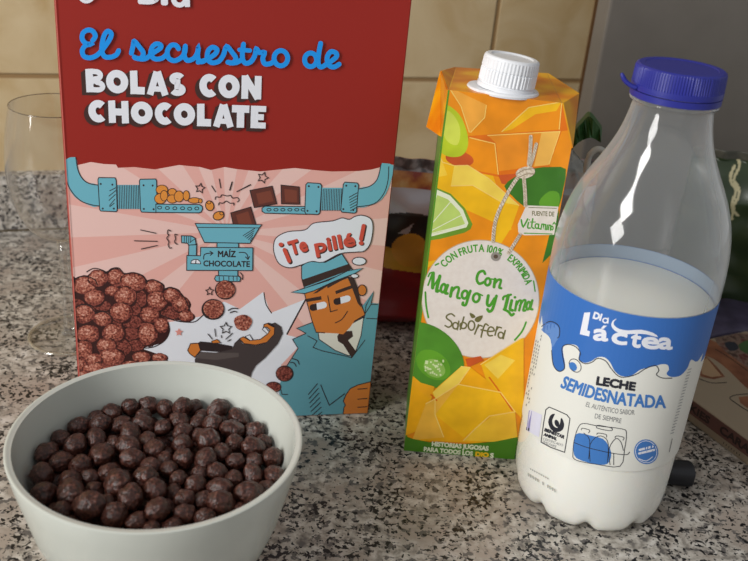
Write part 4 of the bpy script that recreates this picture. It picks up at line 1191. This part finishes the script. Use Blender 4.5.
choc = speckle('chocolate_cereal', [(.3, (32, 15, 11)), (.48, (58, 30, 23)), (.6, (84, 48, 39)), (.74, (130, 88, 76))], 4.5, .30, bump=1, detail=8)
protos = []
for v in range(8):
    bm = bmesh.new()
    bmesh.ops.create_icosphere(bm, subdivisions=4, radius=1)
    sx, sy, sz = 1 + random.uniform(-.02, .26), 1 + random.uniform(-.08, .04), 1 + random.uniform(-.1, .02)
    for vt in bm.verts:
        n = vt.co.normalized(); s = V((v * 11.3, 4.1 * v, 0))
        k = 1 + .12 * noise.noise(n * 1.5 + s) + .075 * noise.noise(n * 3.6 + s) + .035 * noise.noise(n * 9 + s)
        vt.co = V((n.x * sx, n.y * sy, n.z * sz)) * k * .985
    o = bm_obj('cereal_ball', bm, choc, None, True)
    protos.append(o)
CLAB = 'dark chocolate cereal ball heaped with many others in the off-white bowl'
for i, (p, r, t) in enumerate(balls):
    o = protos[i] if i < len(protos) else protos[random.randrange(len(protos))].copy()
    if i >= len(protos): COL.objects.link(o)
    o.location = p; o.scale = (r, r, r)
    o.rotation_euler = (random.uniform(-.6, .6), random.uniform(-.6, .6), random.uniform(0, 6.28))
    tag(o, CLAB, 'cereal ball', 'chocolate cereal balls in the bowl')

# ------------------------------------------------------------------ wine glass
GC = V((-.2075, .5530, 0))
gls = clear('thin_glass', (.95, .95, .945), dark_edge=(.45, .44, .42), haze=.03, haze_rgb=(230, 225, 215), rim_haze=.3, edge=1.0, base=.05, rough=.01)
rimg = clear('rim_glass', (.62, .60, .57), haze=.02, edge=.6, base=.08, rough=.02)
wg = thing('wine_glass', 'empty clear stemmed wine glass standing behind the cereal box at left', 'wine glass', GC)
GP = smooth_profile([(.0735, .004), (.0765, .015), (.082, .0205), (.092, .0262), (.105, .0304), (.118, .0322), (.130, .0325), (.145, .0310), (.157, .0288), (.1645, .0272)], .0035, 2)
vs, fs = lathe(GC, [(.0720, .0012)] + GP, 96)
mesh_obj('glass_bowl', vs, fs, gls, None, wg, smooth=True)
vs, fs = lathe(GC, [(.1646 + .00035 * math.sin(a), .0272 + .00035 * math.cos(a)) for a in [math.pi * k / 4 for k in range(9)]], 96)
mesh_obj('rim', vs, fs, rimg, None, wg, smooth=True)
vs, fs = lathe(GC, [(.0035, .0060), (.007, .0042), (.014, .0034), (.040, .0031), (.062, .0034), (.0717, .0046)], 40, cap0=True, cap1=True)
mesh_obj('stem', vs, fs, gls, None, wg, smooth=True)
vs, fs = lathe(GC, [(.0, .0262), (.0006, .0274), (.0012, .0274), (.0018, .0262), (.0024, .016), (.0034, .0062)], 96, cap0=True, cap1=True)
ft = mesh_obj('foot', vs, fs, clear('foot_glass', (.975, .975, .97), edge=.5, base=.035, rough=.01), None, wg, smooth=True)
vs, fs = lathe(GC, [(.0012 + .0010 * math.sin(a), .0270 + .0012 * math.cos(a)) for a in [math.pi * k / 4 for k in range(9)]], 96)
mesh_obj('foot_edge', vs, fs, clear('foot_rim', (.8, .78, .74), haze=.3, haze_rgb=(232, 222, 200), edge=.7, base=.12, rough=.02), None, ft, smooth=True, origin=GC)

# ------------------------------------------------------------------ bags behind
def pillow(name, o, u, w, h, thick, paint, mats, nu=70, nv=90, lean=0, crease=.004, seed=0, taper=.0, crimp=.06):
    """a soft sealed bag standing up: two bulged sheets, flat crimped ends, creases"""
    o = V(o); u = V(u).normalized(); n = V((u.y, -u.x, 0))
    vs, fs, ix = [], [], []
    for side in (1, -1):
        for j in range(nv + 1):
            t = j / nv
            for i in range(nu + 1):
                s = i / nu
                e = max(0, min(1, (t - .0) / .10)) ** .6 * max(0, min(1, (1 - crimp - t) / .22)) ** .7 if t < 1 - crimp else 0
                bul = (max(0, 1 - (2 * s - 1) ** 2)) ** .55 * e
                c = crease * noise.noise(V((s * 6, t * 7, seed))) * (1 if side == 1 else .5) * bul ** .5
                wob = .0015 * math.sin(s * 60) * (1 if t > 1 - crimp else 0)
                ww = w * (1 - taper * t) * (1 + .03 * noise.noise(V((t * 4, seed, 3))))
                p = o + u * ((s - .5) * ww) + n * (side * (thick * .5 * bul + c + .0004) + wob) + V((0, 0, t * h * (1 + .02 * math.sin(s * 5 + seed)))) - n * (lean * t)
                vs.append(p)
    q = (nu + 1) * (nv + 1)
    for side in (0, 1):
        for j in range(nv):
            for i in range(nu):
                a = side * q + j * (nu + 1) + i
                f = (a, a + 1, a + nu + 2, a + nu + 1)
                fs.append(f if side == 0 else f[::-1]); ix.append(paint((i + .5) / nu, (j + .5) / nv, side))
    for j in range(nv):
        for i in (0, nu):
            a = j * (nu + 1) + i
            fs.append((a, a + nu + 1, a + nu + 1 + q, a + q)); ix.append(0)
    for i in range(nu):
        for j in (0, nv):
            a = j * (nu + 1) + i
            fs.append((a, a + 1, a + 1 + q, a + q)); ix.append(0)
    return mesh_obj(name, vs, fs, mats, ix, None, True, origin=o)

rb = [speckle('bag_red', [(.3, (128, 26, 34)), (.7, (146, 34, 42))], 40, .3), mat('bag_yellow', (206, 160, 52), .32), mat('bag_black', (44, 40, 40), .3), mat('bag_silver', (190, 190, 196), .28, .3),
      speckle('bag_stripe', [(.35, (150, 60, 40)), (.5, (196, 130, 60)), (.65, (214, 176, 110))], 60, .35), speckle('bag_potato', [(.3, (206, 144, 40)), (.7, (226, 172, 70))], 30, .35), speckle('bag_crimp', [(.4, (96, 92, 92)), (.6, (166, 162, 160))], 160, .3, detail=2)]
RB = on_plane(398, 327, (0, 0, 0), V((0, 0, 1))); RBo = V((RB.x + .045, RB.y + .022, 0))
RBW, RBH = .19, .130
def red_paint(s, t, side):
    lx = (s - .5) * RBW + .052; z = t * RBH
    if t > .93: return 6
    if t > .85: return 4
    if z > .0955 - 8 * (lx - .004) ** 2 and lx > -.02: return 3
    if (lx - .004) ** 2 / .013 ** 2 + (z - .0665) ** 2 / .0135 ** 2 < 1: return 5
    if z > .064 + .25 * abs(lx): return 3 if abs(lx - .002 - (z - .085) * .8) < (.088 - z) * .45 and .079 < z < .088 else 2
    if z > .050 - .12 * lx: return 1
    return 0
o = pillow('snack_bag', RBo, (.97, .24, 0), RBW, RBH, .040, red_paint, rb, 200, 200, seed=2)
tag(o, 'red, black and yellow snack bag standing behind the juice carton against the wall', 'snack bag')

gbm = [speckle('bag_green', [(.3, (36, 50, 28)), (.7, (50, 66, 38))], 30, .32), mat('bag_cream', (186, 178, 140), .4), speckle('bag_green_seal', [(.35, (62, 62, 54)), (.65, (92, 90, 80))], 90, .35)]
GBo = V((.335, .690, 0)); GBu = V((.96, -.27, 0))
def gb_px(s, t):
    return (s, t)
gbw, gbh = .190, .134
GU = GBu.normalized(); GN = V((GU.y, -GU.x, 0))
def gp(x, y):
    p = on_plane(x, y, GBo + GN * .018, GN); q = p - GBo
    return (q.dot(GU), q.z)
v1 = [gp(690 + x / 4.31, 130 + y / 4.31) for x, y in catmull([(212, 150), (216, 175), (197, 208), (192, 230), (210, 258), (212, 288), (192, 322), (190, 352), (207, 372)], False, 4)]
v2 = [gp(690 + x / 4.31, 130 + y / 4.31) for x, y in catmull([(195, 172), (178, 205), (180, 235), (200, 268), (182, 318), (186, 352), (180, 388)], False, 4)]
def green_paint(s, t, side):
    if t > .95: return 2
    if side == 0:
        x, z = (s - .5) * gbw, t * gbh
        for P in (v1, v2):
            for a, b in zip(P, P[1:]):
                A_, B_ = V(a), V(b); d = B_ - A_; L_ = d.length_squared
                k = max(0, min(1, (V((x, z)) - A_).dot(d) / L_)) if L_ > 0 else 0
                if (A_ + d * k - V((x, z))).length < .00105: return 1
    return 0
o = pillow('chip_bag', GBo, GBu, gbw, gbh, .042, green_paint, gbm, 220, 190, seed=5, crease=.006)
tag(o, 'dark green snack bag with two cream wavy lines at the right edge', 'snack bag')

# crumpled see-through bag between carton and bottle
film = clear('bag_film', (.92, .93, .92), haze=.5, haze_rgb=(150, 156, 150), edge=.5, base=.08, rough=.12)
PB = V((.109, .566, 0))
pb = thing('plastic_bag', 'crumpled see-through plastic bag with green edge behind the juice carton and bottle', 'plastic bag', PB)
bm = bmesh.new(); bmesh.ops.create_icosphere(bm, subdivisions=5, radius=1)
for vt in bm.verts:
    n = vt.co.normalized()
    k = 1 + .16 * noise.noise(n * 2.6) + .08 * abs(noise.noise(n * 6))
    h = .082
    z = h + n.z * h * k
    tap = 1 - .12 * max(0, n.z)
    vt.co = V((PB.x + n.x * .031 * k * tap, PB.y + n.y * .021 * k * tap, max(0, z)))
bm_obj('film', bm, film, pb, True)
lo_ = catmull([(566, 158), (575, 146), (583, 140), (592, 138), (601, 143)], False, 4); hi_ = catmull([(566, 140), (574, 131), (582, 123), (590, 116.5), (602, 131)], False, 4)
ep = PB + V((0, -.016, 0))
vs = [on_plane(x, y, ep + V((0, .003 * math.sin(i), 0)), V((0, -1, 0))) for i, (x, y) in enumerate(lo_ + hi_)]
nl = len(lo_); vs += [v + V((.002, .012, 0)) for v in vs]; h_ = 2 * nl
fs = []
for i in range(nl - 1):
    fs += [(i, i + 1, nl + i + 1, nl + i), (h_ + i, h_ + nl + i, h_ + nl + i + 1, h_ + i + 1), (i, h_ + i, h_ + i + 1, i + 1), (nl + i, nl + i + 1, h_ + nl + i + 1, h_ + nl + i)]
fs += [(0, nl, h_ + nl, h_), (nl - 1, h_ + nl - 1, h_ + 2 * nl - 1, 2 * nl - 1)]
mesh_obj('green_edge', vs, fs, mat('edge_green', (44, 84, 38), .5), None, pb)
lp = [on_plane(x, y, PB + V((0, -.026, 0)), V((0, -1, 0))) for x, y in catmull([(586, 172), (589, 157), (596, 149.5), (603, 151), (604, 158)], False, 6)]
vs, fs = tube(lp, .0019, 8)
mesh_obj('pale_loop', vs, fs, mat('loop_white', (176, 176, 168), .5), None, pb, True)
bm = bmesh.new(); bmesh.ops.create_icosphere(bm, subdivisions=4, radius=1)
for vt in bm.verts:
    n = vt.co.normalized(); k = 1 + .1 * noise.noise(n * 2)
    vt.co = V((PB.x + .006 + n.x * .016 * k, PB.y + n.y * .012 * k, .100 + n.z * .034 * k))
bm_obj('contents', bm, speckle('bag_contents', [(.4, (150, 84, 60)), (.6, (190, 140, 96))], 50, .6), pb, True)

# ------------------------------------------------------------------ cookie box lying down
CA, CB = ground(684.5, 418), ground(748, 466)
CU = (CB - CA).normalized(); CN = V((-CU.y, CU.x, 0))     # CN: away from the seen side
if CN.x < 0: CN = -CN
ck = thing('cookie_box', 'cream and brown cookie packet lying flat on the worktop at the right edge', 'cookie box', CA)
CH = .0160
cream = mat('cookie_cream', (150, 136, 116), .4)
P = lambda a, b, z: CA + CU * a + CN * b + V((0, 0, z))
a0, a1, cw = -.058, .120, .115
bm_obj('carton', box_bm([P(a0, 0, 0), P(a1, 0, 0), P(a1, cw, 0), P(a0, cw, 0), P(a0, 0, CH), P(a1, 0, CH), P(a1, cw, CH), P(a0, cw, CH)], .0008), cream, ck)
sideS = lambda x, y, off: on_plane(x, y, CA, CN) - CN * off
def pxP(a, z, b=0): return to_px(P(a, b, z))
cen = pxP(0, CH / 2)
cm = to_px(P(.02, 0, CH / 2))
cS = [edge_clip(pxP(a0 + .001, 0), pxP(a0 + .001, CH), cm), edge_clip(pxP(a1 - .02, 0), pxP(a1 - .02, CH), cm), edge_clip(pxP(0, .0006), pxP(.1, .0006), cm), edge_clip(pxP(0, CH - .0006), pxP(.1, CH - .0006), cm)]
K = Art(sideS, clip=cS)
brn = mat('cookie_brown', (104, 70, 64), .42); cdk = mat('cookie_ink', (46, 34, 32), .45)
K.poly([pxP(a0, .0055), pxP(a1, .0055), pxP(a1, CH), pxP(a0, CH)], brn)
K.text('COOKIES', [pxP(-.022, .0074), pxP(.0195, .0074)], 7.4, cdk, .45, up=vp_up)
K.text('CARAMEL', [pxP(.0285, .0074), pxP(.068, .0074)], 8, cdk, .45, up=vp_up)
for k in range(7): K.stroke([pxP(.034 + k * .0022, .0022), pxP(.034 + k * .0022, .0036)], .7, cdk)
K.build('side_lettering', ck)
topS = lambda x, y, off: ground(x, y, CH + off)
ctm = to_px(P(.03, .03, CH))
cT = [edge_clip(pxP(-.1, CH, .0008), pxP(.15, CH, .0008), ctm), edge_clip(pxP(a0 + .001, CH, 0), pxP(a0 + .001, CH, .1), ctm), edge_clip(pxP(0, CH, cw - .001), pxP(.1, CH, cw - .001), ctm), edge_clip(pxP(a1 - .01, CH, 0), pxP(a1 - .01, CH, .1), ctm)]
K = Art(topS, clip=cT)
K.view(660, 300, 5.61)
car1 = speckle('cookie_caramel', [(.35, (110, 66, 48)), (.65, (140, 92, 66))], 60, .4); car2 = mat('cookie_tan', (166, 138, 108), .4); pho = speckle('cookie_photo', [(.35, (70, 50, 46)), (.5, (128, 108, 96)), (.65, (90, 40, 40))], 220, .4, detail=2)
K.poly([(150, 200), (290, 225), (400, 290), (494, 370), (600, 480), (600, 560), (494, 500), (390, 400), (300, 330), (200, 290)], car1, 3)
K.poly([(300, 200), (494, 190), (700, 300), (640, 480), (494, 380), (380, 300)], pho, 2)
K.poly([(440, 250), (520, 220), (560, 260), (480, 300)], mat('cookie_green', (62, 92, 54), .4), 2)
K.poly([(360, 240), (420, 235), (440, 275), (390, 285)], mat('cookie_navy', (44, 46, 56), .4), 2)
K.stroke([(310, 275), (400, 330), (494, 400)], .8, cdk, 3)
K.poly([(220, 345), (260, 315), (320, 375), (365, 430), (300, 445), (230, 430), (215, 400)], car1, 0)
K.poly([(228, 348), (262, 325), (345, 425), (290, 432), (236, 415)], car2)
K.stroke([(215, 440), (290, 465), (375, 462)], .8, cdk, 4)
K.view(660, 320, 3.114)
K.poly([(245, 240), (290, 235), (330, 290), (274, 275), (250, 258)], car1); K.stroke([(285, 230), (245, 232), (222, 238), (218, 245), (232, 256), (275, 284), (330, 310)], .9, cdk, 3)
K.build('top_print', ck)

# dark purple packet behind the cookie box
PP = P(-.085, .10, 0)
bm = frame_box(CA, CU, CN, -.108, -.0605, .035, .19, 0, .017, .004)
o = bm_obj('biscuit_packet', bm, speckle('packet_purple', [(.35, (56, 50, 70)), (.65, (78, 72, 96))], 70, .38, bump=.5), None, True, origin=PP, sharp=40)
tag(o, 'dark purple packet lying between the cookie box and the green bag', 'packet')

# black handle tip behind the bottle
h0, h1 = ground(652, 470, .0068), ground(692.5, 474, .0068)
hu = (h1 - h0).normalized()
vs, fs = [], []
N_ = 20
prof = [(-.1, .0062), (0, .0066), (.5, .0070), (.90, .0074), (.97, .0068), (1, .0050)]
for k, (t, r) in enumerate(prof):
    c = h0 + (h1 - h0) * t
    for i in range(N_):
        a = 2 * math.pi * i / N_
        cx_, cy_ = math.cos(a), math.sin(a)
        sx = abs(cx_) ** .6 * (1 if cx_ > 0 else -1); sy = abs(cy_) ** .6 * (1 if cy_ > 0 else -1)
        side = V((-hu.y, hu.x, 0))
        vs.append(c + side * (sx * r) + V((0, 0, sy * r * .88)))
for k in range(len(prof) - 1):
    for i in range(N_): fs.append((k * N_ + i, k * N_ + (i + 1) % N_, (k + 1) * N_ + (i + 1) % N_, (k + 1) * N_ + i))
fs.append(tuple(range(N_ - 1, -1, -1))); fs.append(tuple((len(prof) - 1) * N_ + i for i in range(N_)))
o = mesh_obj('utensil_handle', vs, fs, mat('black_plastic', (30, 31, 36), .45), None, None, True, origin=(h0.x, h0.y, 0))
o.data.set_sharp_from_angle(angle=math.radians(45))
tag(o, 'short black plastic handle lying on the granite behind the milk bottle', 'handle')
